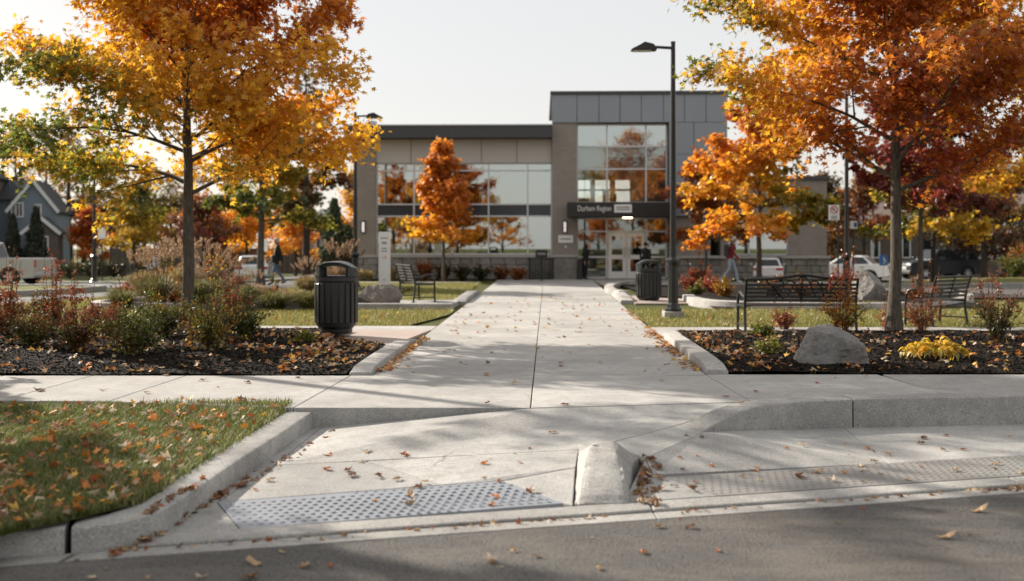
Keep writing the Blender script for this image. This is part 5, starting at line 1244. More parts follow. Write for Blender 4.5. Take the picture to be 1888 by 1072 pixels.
far_tree('golden tree between the conifer and the civic building', 660, 66, 7.0, 1.0, 1.9, [GOLD*.9, ORANGE*.9, YELLOW*.7, GREEN], 109, 3200, .17, .12)
far_tree('brown tree standing between the houses far behind the golden maple', 205, 98, 9.5, 1.5, 5.0, [BROWN*.6, YGREEN*.5, BROWN, GOLD*.5], 110, 4200, .24, .22)
far_tree('olive tree behind the dark board fence', 315, 95, 8.5, 1.2, 4.6, [DKGREEN*1.3, BROWN*.7, YGREEN*.5, BROWN], 111, 4200, .24, .2)
far_tree('dark red tree between the civic building and the brick house', 1520, 62, 6.2, 1.0, 2.4, [MAROON, DKGREEN, BROWN*.7, RUST*.7], 112, 3400, .18, .14)
far_tree('rust tree before the pinkish brown roof', 1592, 60, 5.8, 2.0, 2.3, [MAROON*1.2, RUST*.8, BROWN*.8, ORANGE*.6], 113, 2800, .17, .14)
far_tree('dark maroon tree shading the end of the brick house', 1815, 56, 6.4, 1.0, 3.4, [MAROON*.8, BROWN*.5, DKGREEN*.8, MAROON], 114, 4600, .18, .2)
far_tree('big half bare tree with golden leaves at the picture edge', 1905, 46, 9.8, 1.9, 4.3, [GREEN*.8, GOLD*.8, ORANGE*.7, BROWN], 115, 5200, .15, .24, up=(20,70))
far_tree('tall thin bare tree showing above the rust maple', 1390, 75, 10.2, 4.0, 3.2, [BROWN, RUST], 116, 350, .16, .16, up=(35,78))
far_tree('brown tree beyond the brick house roof', 1760, 88, 10.5, 2.0, 5.0, [BROWN*.7, MAROON*.9, RUST*.6], 117, 3600, .24, .25)
far_tree('gold tree far along the street behind the sport utility car', 1690, 84, 7.0, 2.0, 3.6, [GOLD*.7, BROWN, ORANGE*.6], 118, 2600, .22, .2)
far_tree('tall dark brown tree behind the blue house roof', 85, 108, 14.0, 2.0, 5.5, [BROWN*.45, BROWN*.6, DKGREEN, RUST*.5], 121, 4200, .26, .3, up=(25,72))
far_tree('dark brown tree behind the street corner lamp', 155, 112, 12.0, 1.5, 5.5, [BROWN*.45, DKGREEN, BROWN*.6, RUST*.5], 122, 4200, .26, .3)
far_tree('dark olive tree in the back row above the board fence', 265, 110, 11.0, 1.0, 5.5, [BROWN*.5, DKGREEN, YGREEN*.35, GOLD*.4], 123, 4200, .26, .3)
far_tree('dark russet tree in the back row behind the near trunk', 355, 106, 10.0, .8, 5.5, [BROWN*.5, MAROON, RUST*.6, DKGREEN], 124, 4200, .26, .3)
far_tree('dim green brown tree in the back row past the white car', 450, 112, 9.5, .8, 5.0, [DKGREEN, BROWN*.5, GREEN*.6], 125, 3800, .26, .3)
far_tree('dim brown tree in the back row behind the tan house', 545, 108, 8.5, .8, 4.0, [BROWN*.5, DKGREEN, RUST*.5], 126, 3400, .26, .3)
far_tree('dark tree crowding the end wall of the brick house', 1850, 62, 8.5, .8, 4.2, [MAROON*.7, BROWN*.4, DKGREEN*.8], 127, 4600, .20, .25)
far_tree('dark tree standing between sport utility car and brick house end', 1775, 66, 5.2, 1.2, 2.6, [MAROON*.7, BROWN*.45, DKGREEN*.7], 128, 3400, .18, .18)
# maples outside the picture whose shade falls across the ramp, and the row across the road mirrored in the glass
def off_tree(label, x, y, H, zc, spread, seed, nleaf, stops, ls=.12, **kw):
    return tree('maple_tree', label, (x,y,terrain(x,y)-.05 if y > 9 else -.3), H, .17, zc, spread, 20, nleaf, ls, MAPLE_MID, pal(stops, seed, .15), seed, 'maples across the road', min_r=.005, **kw)
off_tree('orange maple on the verge outside the picture', -10.4, 11.8, 7.2, 1.8, 3.0, 201, 9000, [GOLD, ORANGE, RUST, GREEN])
off_tree('tall high crowned maple outside the picture beside the mulch bed', -10.0, 17.4, 12.0, 6.6, 3.0, 202, 2600, [GOLD, ORANGE, YGREEN])
mir = [(-13,-15,6.0,[ORANGE,RUST,GOLD]),(-4.5,-19,5.2,[GOLD,ORANGE,GREEN]),(5,-17,4.3,[RUST,ORANGE,RED]),(12,-20,5,[GREEN,YGREEN,GOLD])]
for i, (x, y, H, st) in enumerate(mir): off_tree(('orange','gold','rust','green')[i]+' maple across the road, seen mirrored in the building glass', x, y, H, 1.2, 3.2, 210+i, 3000, st, .16)

# conifers
def conifer(label, px, Y, h, w, seed, dark=1.0):
    rng = np.random.default_rng(seed); x, y = at(px, Y); t = thing('conifer', label, 'conifer', (x,y,terrain(x,y)-.05), 0, 'clipped conifers')
    MB().tube([(0,0,-.05),(0,0,h*.95)], [.09,.01], 8).build('trunk', 'bark_dark', t)
    n = 5200; u = rng.beta(1.0,1.35,n); z = .08+u*(h-.1); rr = w/2*(1-u)**.75*np.sqrt(rng.uniform(.45,1,n))*(1+.10*np.sin(u*23)); a = rng.uniform(0,2*math.pi,n)
    p_ = np.stack([rr*np.cos(a), rr*np.sin(a), z],1)+rng.normal(0,.05,(n,3)); o = np.stack([np.cos(a),np.sin(a),np.full(n,.5)],1)
    c = np.array([.022,.034,.014])*dark*rng.uniform(.6,1.6,(n,1))*np.array([1.1,1,.9])
    me = leaf_cloud('foliage', p_, rng.uniform(.10,.22,n), rng.normal(0,.6,(n,3))+o, o+np.array([0,0,.9])+rng.normal(0,.3,(n,3)), c, DIAMOND, 'needle', .2, rng, False)
    ob = link('foliage', me, t); ob['kind'] = 'stuff'; return t
conifer('dark pointed conifer against the blue house porch', 66, 76, 4.9, 2.0, 301, .6); conifer('narrow dark conifer at the corner of the blue house', 24, 76, 4.4, 1.7, 302, .6)
conifer('tall green conifer between the tan house and the civic building', 616, 45, 3.35, 1.5, 303, 1.6); conifer('shorter green conifer beside the tall one near the civic building', 641, 46.5, 2.2, 1.2, 304, 1.6)

# ------------------------------------------------------------------ shrubs, grasses, perennials
def shrub(label, x, y, h, w, seed, stops, n=1300, ls=.030, nst=26, tall=0, group='low shrubs', name='shrub', bias=.25, zb=None, cat='shrub', up=.9, base_fill=.5):
    rng = np.random.default_rng(seed); z0 = top(x, y)[0] if zb is None else zb; t = thing(name, label, cat, (x,y,z0-.01), 0, group)
    st = MB(); P_ = []; D = []
    for i in range(nst):
        a = rng.uniform(0,2*math.pi); out_ = rng.uniform(.1,1)**.7; hh = h*rng.uniform(.6,1.05)*(1-.35*out_); e = np.array([math.cos(a)*w/2*out_, math.sin(a)*w/2*out_, hh])
        b = np.array([math.cos(a)*.05, math.sin(a)*.05, 0]); m = (b+e)/2+np.array([0,0,.12*h])+rng.normal(0,.03*h,3); pts = [b,(b+m)/2*np.array([.8,.8,1.]),m,e]
        if i < tall: pts = [b, e*np.array([.3,.3,.9]), e*np.array([.45,.45,1.5]), e*np.array([.6,.6,1.5])+np.array([0,0,h*rng.uniform(.25,.7)])]
        st.tube(pts, [.006,.005,.004,.002], 4, False)
        for sdx in range(3):
            k = rng.integers(1,3); q0 = pts[k]; q1 = q0+rng.normal(0,.10*h+.04,3)+np.array([0,0,.10*h]); st.tube([q0,(q0+q1)/2+rng.normal(0,.01,3),q1],[.003,.0025,.0015],3,False); pts2 = [q0,q1]
            m_ = int(n/nst*.24); f = rng.uniform(0,1,m_)[:,None]; P_.append(q0*(1-f)+q1*f); D.append(np.repeat([q1-q0], m_, 0))
        m_ = int(n/nst*(.28 if i >= tall else .12)); s = rng.uniform(.25,3,m_); k = np.minimum(s.astype(int),2); f = (s-k)[:,None]; A = np.array(pts); P_.append(A[k]*(1-f)+A[k+1]*f); D.append(A[k+1]-A[k])
    st.build('stem', 'stem', t, 60)['kind'] = 'stuff'
    P_ = np.vstack(P_)+rng.normal(0,.022,(sum(len(q_) for q_ in P_),3)); P_[:,2] = np.maximum(P_[:,2], .02); D = unit(np.vstack(D)); m = len(P_)
    c = blend_palette(rng, P_*4, stops, .22, bias*(P_[:,2]/h-.6)*1.6, seed)
    me = leaf_cloud('foliage', P_, ls*rng.uniform(.6,1.35,m), rng.normal(0,.7,(m,3))+np.array([0,0,.6]), D+rng.normal(0,.6,(m,3)), c, OVAL, 'shrub_leaf', .3, rng, False)
    link('foliage', me, t)['kind'] = 'stuff'; return t
SG, SR = GREEN*.85, (RED*.45+BROWN*.55)*.95
near = [(8,620,.62,.95,'red stemmed shrub at the picture edge beside the near bed',[SG*.7,SR,SR*1.1,RUST,BROWN],10),(62,640,.42,.7,'small leafy shrub next to the picture edge',[SG,SG,BROWN,SR],0),
        (100,618,.66,.9,'airy red leaved shrub with tall bare seed stems',[SG*.8,SR*.8,SR*1.2,RED*.75],8),(140,650,.62,.95,'tall red tipped shrub leaning out over dark mulch',[SG*.7,SG,SR,RED*.7,SR*1.2],6),
        (200,622,.5,.8,'olive shrub with pale glints set back in the bed',[SG,YGREEN*.6,BROWN*1.2,SR],0),(252,660,.66,1.05,'dense green shrub in the middle of the bed',[SG*.7,SG,SG*1.2,YGREEN*.7,BROWN*1.3],3),
        (300,625,.62,.85,'green shrub against the maple trunk with orange tips',[SG,SG*1.1,YGREEN*.7,GOLD*.7,SR],3),(392,655,.72,.95,'leafy green and pink shrub in front of the maple trunk',[SG*.7,SG,YGREEN*.7,GOLD*.6,RED*.7],4),
        (452,630,.50,.7,'rounded dark green shrub nearest the litter bin',[SG*.6,SG*.8,SG,SG*1.1],2),(425,612,.55,.8,'reddish shrub behind the rounded green one',[SG*.8,SR*.8,SR,RED*.7],6)]
for i, (px, py, h, w, lb, st, tl) in enumerate(near):
    p = G(px, py, .03); shrub(lb, p.x, p.y, h*1.28, w*1.3, 400+i, st, 3800, .034, 40, tl, 'shrubs in the mulch bed by the litter bin')
nearr = [(1552,612,.72,1.0,'red and green leafy shrub before the ornate bench',[SG,YGREEN*.7,GOLD*.6,SR,RED*.7],10,1700),(1445,604,.36,.55,'small bare red twigged shrub behind the green clumps',[SR,RED*.7,RUST],2,420),
         (1700,608,.58,.9,'twiggy rust shrub under the slatted bench',[BROWN,SR,RUST,RED*.7],8,900),(1838,632,.72,1.0,'dark red green shrub at the end of the bed',[SG*.5,SG*.7,SR*.7,SR],6,1500),(1640,604,.4,.6,'sparse red shrub at the foot of the maple trunk',[SR,RUST,BROWN],6,420)]
for i, (px, py, h, w, lb, st, tl, n) in enumerate(nearr):
    p = G(px, py, .03); shrub(lb, p.x, p.y, h*1.2, w*1.2, 430+i, st, int(n*1.9), .033, 30, tl, 'shrubs in the mulch bed by the boulder')
for i, (px, py, h, w, lb) in enumerate(((1405,622,.24,.42,'low bright green clump beside the bench leg'),(1416,656,.20,.50,'low bright green clump nearer the walkway kerb'),(562,632,.15,.38,'low green clump at the foot of the litter bin'))):
    p = G(px, py, .03); shrub(lb, p.x, p.y, h, w, 450+i, [GREEN*1.2, YGREEN*.8, GREEN*1.4, YGREEN], 620, .040, 20, 0, 'low green clumps', 'perennial', .1, None, 'plant')
# yellow broad leaved plant: each leaf its own piece
p = G(1722, 664, .03); yp = thing('hosta', 'yellow broad leaved plant spreading on the mulch', 'plant', (p.x, p.y, top(p.x,p.y)[0])); rng = np.random.default_rng(5); lms = []
for v in range(4):
    m = MB(); n = 7; vs = []; 
    for i in range(n):
        s = i/(n-1); w = .036*math.sin(math.pi*min(1,s*.94+.06))**.8; x_ = .02+s*.115; z_ = .05*math.sin(s*2.6)-.10*s*s*(.6+.25*v); vs += [(x_,-w,z_+.014),(x_,0,z_),(x_,w,z_+.014)]
    m.add(vs, [f for i in range(n-1) for f in ((i*3,i*3+1,i*3+4,i*3+3),(i*3+1,i*3+2,i*3+5,i*3+4))]); me = bpy.data.meshes.new('leaf'); me.from_pydata(m.v, [], m.f); ca = me.color_attributes.new('col','FLOAT_COLOR','POINT')
    cc = ((YELLOW*.8, GOLD*.85, YGREEN*1.1, YELLOW*.95)[v]).tolist(); ca.data.foreach_set('color', np.tile([*cc,1],(len(m.v),1)).ravel()); me.materials.append(MAT['leaf']); me.polygons.foreach_set('use_smooth',[True]*len(me.polygons)); lms.append(me)
for i in range(210):
    o = link('leaf', lms[i%4], yp); a = rng.uniform(0,6.283); r_ = .29*math.sqrt(rng.uniform(0,1)); o.location = (r_*math.cos(a)*1.15, r_*math.sin(a), .05+.17*(1-r_/.36)*rng.uniform(.6,1.1)); o.rotation_euler = (rng.normal(0,.35), rng.normal(.0,.35)-.1, a+rng.normal(0,.7)); sc = rng.uniform(.55,1.0); o.scale = (sc,sc,sc)
# ornamental grasses
def grass_clump(label, x, y, h, w, seed, col, plume=None, n=520, group='ornamental grasses', zb=None):
    rng = np.random.default_rng(seed); z0 = top(x,y)[0] if zb is None else zb; t = thing('grass_clump', label, 'grass clump', (x,y,z0-.01), 0, group); t['kind'] = 'thing'
    a = rng.uniform(0,6.283,n); sp = rng.uniform(.1,1,n)**.8; hh = h*rng.uniform(.55,1.0,n)*(1-.25*sp); wd = rng.uniform(.004,.008,n)*(1+h*.5)
    d = np.stack([np.cos(a),np.sin(a),np.zeros(n)],1); sd = np.stack([-np.sin(a),np.cos(a),np.zeros(n)],1)
    V_ = np.empty((n,7,3)); b = d*(rng.uniform(0,.12,n)*w)[:,None]
    for k, (rf, zf, wf) in enumerate(((0,0,1),(.22,.55,.9),(.55,.9,.7))):
        c = b+d*(sp*w/2*rf)[:,None]+np.array([0,0,1])*(hh*zf)[:,None]; V_[:,2*k] = c-sd*(wd*wf)[:,None]; V_[:,2*k+1] = c+sd*(wd*wf)[:,None]
    V_[:,6] = b+d*(sp*w/2*1.0)[:,None]+np.array([0,0,1])*(hh*.92-sp*h*.12)[:,None]
    f = np.array([0,1,3,2, 2,3,5,4, 4,5,6]); fc = (f[None]+(np.arange(n)*7)[:,None]).ravel(); lc = np.tile([4,4,3], n)
    cols = np.repeat(np.array(col)*rng.uniform(.6,1.35,(n,1)), 7, 0)
    link('blade_tuft', fast_mesh('blade_tuft', V_.reshape(-1,3), fc, lc, cols, 'blade'), t)['kind'] = 'stuff'
    if plume is not None:
        m = 26; P_ = []; D = []; st = MB()
        for i in range(m):
            aa = rng.uniform(0,6.283); r_ = w*.42*rng.uniform(.2,1); tp_ = np.array([math.cos(aa)*r_, math.sin(aa)*r_, h*rng.uniform(1.0,1.35)]); st.tube([(0,0,.02), tuple(tp_*np.array([.5,.5,.6])), tuple(tp_)], [.003,.003,.002], 3, False)
            k = 60; u = rng.uniform(0,1,k); ax = unit((tp_*np.array([1.1,1.1,.6]))[None])[0]; P_.append(tp_+np.outer(u*.24*h, ax)+rng.normal(0,.017*h,(k,3))*(1.1-np.abs(u-.4))[:,None]); D.append(np.repeat(ax[None],k,0))
        st.build('stalk', 'stem', t)['kind'] = 'stuff'; P_ = np.vstack(P_); D = np.vstack(D); k = len(P_)
        link('plume', leaf_cloud('plume', P_, rng.uniform(.03,.06,k)*h, rng.normal(0,1,(k,3)), D+rng.normal(0,.4,(k,3)), np.array(plume)*rng.uniform(.7,1.3,(k,1)), DIAMOND, 'blade', .1, rng, False), t)['kind'] = 'stuff'
    return t
TAN, OLIVE, STRAW = (.42,.28,.17), (.17,.16,.05), (.36,.27,.11)
gl = [(225,566,.55,.9,OLIVE,None,'dark olive grass clump at the rounded end of the planter'),(290,562,.75,1.1,OLIVE,TAN,'plumed grass clump next to the olive one'),(262,545,.8,.9,STRAW,TAN,'straw plumed grass behind the planter end'),(325,552,.9,1.1,STRAW,TAN,'tall straw grass left of the near maple trunk'),
      (395,562,.7,1.1,OLIVE,TAN,'olive grass just past the near maple trunk'),(395,540,.85,1.1,TAN,TAN,'pinkish tan plumed grass behind the near maple trunk'),(432,543,.62,.9,TAN,TAN,'full pinkish tan plume clump before the white car'),(452,565,.55,1.0,OLIVE,None,'rounded olive clump before the green maple trunk'),
      (505,567,.52,1.1,OLIVE,None,'spreading olive clump in front of the man in black'),(545,564,.42,.9,STRAW,None,'straw grass clump beside the litter bin'),(566,545,.6,.8,STRAW,TAN,'plumed grass left of the litter bin hood'),(570,568,.5,.9,OLIVE,None,'green gold clump touching the litter bin outline'),
      (345,538,1.0,1.2,TAN,TAN,'pale plumes just left of the near maple trunk foot'),(468,552,.45,.9,TAN,TAN,'pinkish plumes around the green maple trunk'),(300,535,.85,1.1,TAN,TAN,'pale plumes before the blond haired person'),(365,566,.6,1.1,OLIVE,None,'olive clump hugging the near maple trunk'),(420,568,.5,1.0,OLIVE,None,'low olive clump along the planter kerb'),
      (625,535,.9,1.0,TAN,TAN,'tan plumes rising behind the litter bin'),(640,530,.85,.9,STRAW,TAN,'tan plumes by the slender lamp post')]
for i, (px, py, h, w, c, pl, lb) in enumerate(gl):
    p = G(px, py, .04); grass_clump(lb, p.x, p.y, h*1.15, w*1.35, 500+i, c, pl, 760)
x0 = fx(675)
for i, (px, h, w, c, lb) in enumerate(((672,.65,.9,STRAW,'golden grass mound by the brick corner pier'),(690,.6,.8,STRAW,'golden grass mound left of the pylon sign'),(730,.75,1.0,STRAW,'golden grass mound behind the pylon sign'),(765,.6,.9,STRAW,'golden grass mound under the office windows'))):
    grass_clump(lb, fx(px), YF-1.5-.1*i, h, w, 540+i, c, None, 300)
for i, (px, h, w, st, lb) in enumerate(((757,.65,.7,[DKGREEN*.8,DKGREEN],'round dark green bush behind the small bench'),(790,1.1,1.0,[BROWN,RUST*.9,ORANGE*.6],'brown orange bush under the red maple'),(820,.9,1.0,[BROWN*.8,GREEN*.6,BROWN],'brown green bush at the foot of the red maple'),(855,.8,1.1,[DKGREEN,GREEN*.5,BROWN*.7],'dark bush along the office wall'),
        (890,.75,1.1,[DKGREEN*.8,DKGREEN,BROWN*.6],'darkest bush along the office wall'),(925,.7,1.1,[BROWN,RUST*.8,GREEN*.6],'rust bush along the office wall'),(955,.65,1.0,[BROWN,RUST,DKGREEN],'rust bush nearest the drop box'))):
    shrub(lb, fx(px), YF-1.6+.15*(i%3), h, w, 560+i, st, 1700, .08, 24, 0, 'bushes along the office wall')
for i, (px, py, h, w, st, lb) in enumerate(((318,556,.7,.7,[ORANGE*.8,RUST,GOLD*.8],'orange leaved shrub among the grasses left of the near trunk'),(505,560,.5,.7,[ORANGE*.8,RUST,SG],'orange leaved shrub at the feet of the man in black'),(230,552,.5,.7,[RED*.6,RUST,BROWN],'red brown shrub at the planter end'),(1268,537,.6,.9,[SR,RED,RUST,SG],'red shrub right behind the tall lamp post'),(1285,545,.35,.6,[GREEN,YGREEN*.8],'low green shrub near the tall lamp post'),(1310,540,.6,1.0,[RUST,RED,BROWN*1.3],'rust shrub at the feet of the person in red'),(1335,548,.5,.9,[RUST,GOLD*.6,SG],'mixed gold shrub behind the bench arm'),
        (1290,525,.8,1.1,[BROWN*1.3,RUST*.7,BROWN],'dry brown shrub against the stone base'),(1420,545,.5,1.0,[SR*.8,BROWN,SG],'dull red shrub behind the ornate bench back'),(1480,548,.5,1.0,[BROWN,RUST,SG],'brown shrub behind the ornate bench back'),(1690,556,.45,.9,[SR,BROWN,RUST],'red shrub beneath the maroon maple'),(1545,548,.45,.8,[SG,BROWN,SR],'olive shrub left of the tall pale boulder'))):
    p = G(px, py, .04); shrub(lb, p.x, p.y, h, w, 580+i, st, 1600, .055, 24, 2, 'shrubs in the planters')
x, y = at(1872, 46); shrub('large olive bush at the picture edge beyond the street', x, y, 1.3, 2.6, 600, [SG*.6,GREEN,YGREEN*.6], 2600, .08, 34, 0, 'big bushes'); x, y = at(1888, 47.5); shrub('tall orange tipped bush at the picture edge', x, y, 2.1, 2.4, 601, [BROWN,RUST,ORANGE*.8,GREEN], 2400, .08, 30, 0, 'big bushes')
for i, px in enumerate((130, 170, 210, 262)): x, y = at(px, 66+i); shrub(('clipped','ragged','low','spreading')[i]+' dark hedge bush beneath the distant corner trees', x, y, 1.5, 3.0, 610+i, [DKGREEN*.6, DKGREEN, BROWN*.5], 1500, .12, 26, 0, 'hedge bushes', 'shrub', .1, terrain(x,y))
x, y = at(1425, 41.6); t = thing('utility_post', 'dark rounded utility pedestal beside the small white car', 'pedestal', (x,y-.9,0)); MB().lathe([(.16,-.02),(.17,.5),(.17,.75),(.13,.92),(0,.98)], 16).build('shell', 'black_metal', t, 40); MB().box(-.1,.1,-.175,-.165,.3,.6).build('hatch', 'bin_plastic', t)
# ------------------------------------------------------------------ grass blades, wood chips, fallen leaves
def blades(name, label, pts, hmin, hmax, wd, cols, seed, lean=.5):
    rng = np.random.default_rng(seed); n = len(pts); a = rng.uniform(0,6.283,n); d = np.stack([np.cos(a),np.sin(a),np.zeros(n)],1); s = np.stack([-np.sin(a),np.cos(a),np.zeros(n)],1)
    h = rng.uniform(hmin,hmax,n)[:,None]; w = (wd*rng.uniform(.6,1.3,n))[:,None]; l = (lean*rng.uniform(.1,1,n))[:,None]*h; up_ = np.array([0,0,1.])
    V_ = np.stack([pts-s*w, pts+s*w, pts+d*l*.35+up_*h*.6-s*w*.75, pts+d*l*.35+up_*h*.6+s*w*.75, pts+d*l+up_*h], 1)
    f = np.array([0,1,3,2, 2,3,4]); fc = (f[None]+(np.arange(n)*5)[:,None]).ravel(); lc = np.tile([4,3], n)
    C_ = np.array(cols)[rng.integers(0,len(cols),n)]*rng.uniform(.65,1.35,(n,1))
    o = link(name, fast_mesh(name, V_.reshape(-1,3), fc, lc, np.repeat(C_,5,0), 'blade')); return tag(o, label, 'grass', None, 'stuff')
rng = np.random.default_rng(77)
def scatter(n, x0, x1, y0, y1, dens=None):
    g = lambda a, y: a(y) if callable(a) else a
    ys_ = y0+(y1-y0)*rng.uniform(0,1,n); out = []
    for y in ys_:
        a, b = g(x0,y), g(x1,y); x = a+(b-a)*rng.uniform(); out.append((x, y))
    return out
def onto(xy): return np.array([(x, y, top(x, y)[0]) for x, y in xy])
GR = [(.10,.15,.022),(.13,.17,.03),(.075,.12,.018),(.20,.19,.05),(.28,.23,.09)]
def vis_l(y): return max(-9, -(y+.6)*.50)
xy = scatter(66000, vis_l, lambda y: verge_r(y)-.02, 5.5, 10.14); blades('verge_grass', 'short green grass on the verge behind the road kerb', onto(xy), .02, .062, .0030, GR, 1, 1.5)
xy = scatter(900, lambda y: verge_r(y)-.10, lambda y: verge_r(y)+.02, 6.3, 9.9); blades('grass_fringe', 'longer grass fringe along the verge kerb', onto(xy), .04, .09, .003, GR, 2, 1.3)
GF = [(.20,.20,.035),(.26,.24,.055),(.16,.17,.03),(.34,.28,.10)]
xy = scatter(18000, -11, L1r, 19.42, 24.1)+scatter(18000, lambda y: wr(y)+.06, 12, 19.12, 24.15)+scatter(15000, -7.2, lambda y: wl(y)-.4, 27.2, 40)+scatter(6000, lambda y: -14+.42*(y-22), -9.9, 24.2, 29.6)
pz = onto(xy); pz[:,2] -= .01
blades('lawn_grass', 'mown yellow green lawn grass around the walkway', pz, .04, .10, .006, GF, 3, .8)
# wood chips on the beds
xy = scatter(22000, lambda y: max(-8, -(y)*.5), lambda y: lbed_r(y)-.03, FB-.015, 18.0)+scatter(18000, lambda y: rbed_l(y)+.03, lambda y: y*.5, FB+.085, 17.5)
c = onto(xy)+np.array([0,0,.004]); n = len(c)
me = leaf_cloud('wood_chip_cover', c, rng.uniform(.014,.05,n), rng.normal(0,.55,(n,3))+np.array([0,0,1.0]), rng.normal(0,1,(n,3)), np.array([.015,.0115,.009])*rng.uniform(.3,2.0,(n,1))+np.array([.035,.022,.012])*(rng.uniform(0,1,(n,1))>.95), CHIP, 'chip', .1, rng, False)
tag(link('wood_chip_cover', me), 'dark shredded wood chips covering both near beds', 'mulch', None, 'stuff')
# fallen leaves: the largest singly, the rest as litter
LEAFC = {'tan': (.40,.27,.155), 'brown': (.20,.10,.05), 'orange': (.55,.20,.035), 'gold': (.62,.36,.06), 'rust': (.32,.10,.03), 'pale': (.58,.47,.34)}
LEAFW = {'tan': 'tan', 'brown': 'brown', 'orange': 'orange', 'gold': 'golden', 'rust': 'rust red', 'pale': 'pale'}
LM = {}
def fallen_meshes():
    for cn, cc in LEAFC.items():
        for v in range(7):
            rg = np.random.default_rng(v*7+3+len(cn)); base = MAPLE if v not in (2,5) else np.array([(0,1.0),(.22,.7),(.42,.35),(.46,0),(.36,-.4),(.12,-.75),(-.12,-.75),(-.38,-.35),(-.5,.05),(-.36,.5)]); sh = base*rg.uniform(.72,1.15,(len(base),1))*np.array([rg.uniform(.6,1.05),1]); k = len(sh); mid = sh*.5
            P2 = np.vstack([[0,0], mid, sh]); cu = rg.uniform(-.4,.55); fo = rg.uniform(.0,.9); ax = rg.uniform(0,3.14)
            u = P2[:,0]*math.cos(ax)+P2[:,1]*math.sin(ax); z = cu*u*u*.9+fo*np.abs(P2[:,0])*.4+rg.normal(0,.09,len(P2)); P3 = np.column_stack([P2*(1-.12*abs(cu)), z]); P3[:,2] -= P3[:,2].min()
            fs = [(0,1+i,1+(i+1)%k) for i in range(k)]+[(1+i,1+k+i,1+k+(i+1)%k,1+(i+1)%k) for i in range(k)]
            st = len(P3); P3 = np.vstack([P3, [[.02,-.25,P3[0,2]],[-.02,-.25,P3[0,2]],[-.01+.15*cu,-.75,.04],[.01+.15*cu,-.75,.04]]]); fs.append((st,st+1,st+2,st+3))
            me = bpy.data.meshes.new('fallen_leaf'); me.from_pydata((P3*.0535).tolist(), [], fs); ca = me.color_attributes.new('col','FLOAT_COLOR','POINT'); cl = np.ones((len(P3),4)); cl[:,:3] = np.array(cc)*rg.uniform(.75,1.2,(len(P3),1))*rg.uniform(.8,1.2); ca.data.foreach_set('color', cl.ravel()); me.materials.append(MAT['dry_leaf']); LM[cn, v] = me
fallen_meshes()
rl = random.Random(21)
def fallen(px, py, z0, label, cols, s=1.0):
    p, nrm = cast(px, py)
    if p is None: return None
    z = p.z
    cn = rl.choice(cols); label = label.replace('maple leaf', LEAFW[cn]+' maple leaf').replace('brown leaf', LEAFW[cn]+' leaf').replace('dry ', ''); o = link('fallen_leaf', LM[cn, rl.randrange(7)]); qn = nrm.to_track_quat('Z','Y'); o.rotation_mode = 'QUATERNION'
    o.rotation_quaternion = qn @ Matrix.Rotation(rl.uniform(0,6.28),4,'Z').to_quaternion() @ Matrix.Rotation(rl.gauss(0,.12),4,'X').to_quaternion(); k = s*(kk := rl.choice((.5,.65,.8,.95,1.1,1.3,1.45))); label = ('small ' if kk < .7 else 'large ' if kk > 1.2 else '')+label; o.scale = (k,k,k); o.location = (p.x, p.y, z+.004)
    tag(o, label, 'leaf', 'fallen leaves on paving and road'); return o
MIX = ['tan','tan','brown','brown','orange','rust','pale']
walkl = 'dry maple leaf lying on the concrete walkway or front pavement'
for _ in range(78):
    py = 560+195*rl.random()**.8; d_ = (EYE)*F/(py-HY)
    xa, xb = (wl(d_), wr(d_)) if d_ > FB else (-5, 5.2)
    X = rl.uniform(xa+.15, xb-.15); fallen(CX+X*F/d_, py, 0, walkl, MIX)
rampl = 'dry maple leaf lying on the sloping concrete kerb ramp'
for _ in range(40): 
    py = rl.uniform(770,945); x0_ = 590-(py-790)*1.35; fallen(rl.uniform(max(420,x0_+25), 1050), py, -.15, rampl, MIX)
for _ in range(46): py = rl.uniform(800,905); fallen(rl.uniform(1215,1885), py, -.2, 'dry maple leaf lying on the concrete apron before the tall kerb', MIX)
for _ in range(34): px = rl.uniform(140,1888); py = 1000-(px-330)*.075+rl.uniform(20,110)*1.0; fallen(px, min(py,1068), -.21, 'dry maple leaf lying on the asphalt road or its gutter', ['tan','pale','brown','tan','rust'], .92)
for _ in range(60):
    s = rl.random()**.7; fallen(590-s*385+rl.uniform(0,26), 802+s*218+rl.uniform(-3,9), -.2, 'curled brown leaf drifted against the foot of the verge kerb', ['brown','brown','tan','rust'], 1.1) if s > .3 or rl.random() < .4 else None
for _ in range(24): fallen(rl.uniform(1172,1225), rl.uniform(852,932), -.2, 'curled brown leaf drifted against the nose stone', ['brown','tan','brown'], .95)
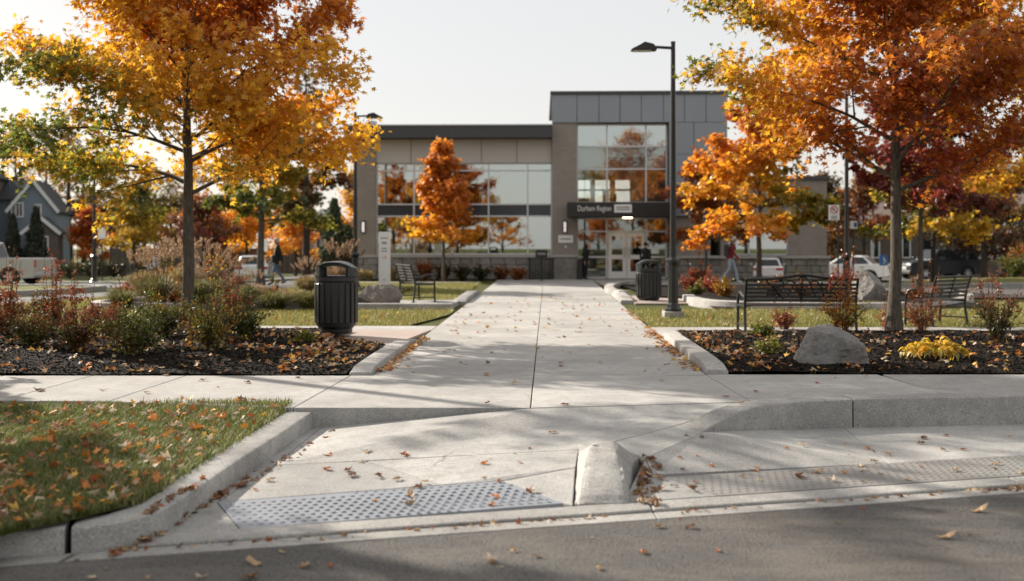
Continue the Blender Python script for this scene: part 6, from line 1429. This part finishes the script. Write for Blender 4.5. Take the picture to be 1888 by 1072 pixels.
# litter on verge, mulch and along kerbs
def litter(name, label, xy, size, cols, seed, tilt=.45, lift=.01):
    rg = np.random.default_rng(seed); c = onto(xy)+np.array([0,0,lift]); n = len(c); C_ = np.array([LEAFC[k] for k in cols])[rg.integers(0,len(cols),n)]*rg.uniform(.7,1.25,(n,1))
    me = leaf_cloud(name, c, size*rg.uniform(.65,1.3,n), rg.normal(0,tilt,(n,3))+np.array([0,0,1.]), rg.normal(0,1,(n,3)), C_, MAPLE, 'dry_leaf', .8, rg, True, .35)
    return tag(link(name, me), label, 'leaves', None, 'stuff')
litter('verge_leaf_litter', 'orange and tan leaves strewn over the verge grass', scatter(560, vis_l, lambda y: verge_r(y)-.05, 5.6, 10.1), .052, ['orange','orange','gold','tan','pale','rust','orange','brown'], 31, .7, .045)
litter('bed_leaf_litter', 'fallen leaves strewn over the dark mulch', scatter(420, lambda y: max(-8,-y*.5), lambda y: lbed_r(y)-.05, FB+.05, 18)+scatter(230, -2.9, lambda y: lbed_r(y)-.02, 12.6, 16.5)+scatter(330, -8, -3, 14.2, 17.6)+scatter(420, lambda y: rbed_l(y)+.05, lambda y: y*.5, FB+.15, 17.5)+scatter(120, lambda y: rbed_l(y)+.03, lambda y: rbed_l(y)+.7, 12.5, 17), .055, ['orange','tan','tan','gold','brown','pale','rust'], 32, .5, .02)
litter('kerb_leaf_litter', 'dry leaves gathered along the walkway kerbs', scatter(230, lambda y: wl(y)+.02, lambda y: wl(y)+.02+.3*rng.beta(1,2.5), 12.5, 17)+scatter(260, lambda y: wr(y)-.02-.35*rng.beta(1,2.5), lambda y: wr(y)-.02, 12.6, 18)+scatter(80, lambda y: wr(y)-.1, wr, 18, 24), .05, ['orange','tan','gold','rust','pale'], 33, .4, .012)
litter('lawn_leaf_litter', 'scattered leaves on the far lawns and walkway', scatter(260, -11, L1r, 19.5, 24)+scatter(300, lambda y: wr(y)+.1, 12, 19.2, 24)+scatter(120, wl, wr, 17, 30), .055, ['orange','tan','gold','pale'], 34, .4, .03)

kerbfoot = []
for _ in range(190):
    p, nn = cast(585-rng.beta(1.6,1.0)*400+rng.uniform(0,10)+26*rng.beta(1,3), 0+0) if False else (None, None)
    s_ = rng.beta(1.7,1.0); p, nn = cast(588-s_*390+34*rng.beta(1,2.6), 806+s_*216+rng.uniform(-2,8))
    if p is not None and p.z < -.12: kerbfoot.append((p.x, p.y))
for _ in range(120): x_ = rng.uniform(-2.2,6.5); kerbfoot.append((x_, GL(x_)-.16*rng.beta(1,2.2)-.005))
for _ in range(60): x_ = 3.62+rng.normal(0,.14); kerbfoot.append((x_, GL(x_)-.02-abs(rng.normal(0,.06))))
for _ in range(70): y_ = rng.uniform(7.1,8.15); kerbfoot.append((.80+.17*(y_-7.1)+.16*rng.beta(1,2.4), y_))
litter('gutter_leaf_litter', 'crumbled brown leaf bits drifted along kerb feet and gutter', kerbfoot, .034, ['brown','tan','brown','rust'], 35, .6, .006)
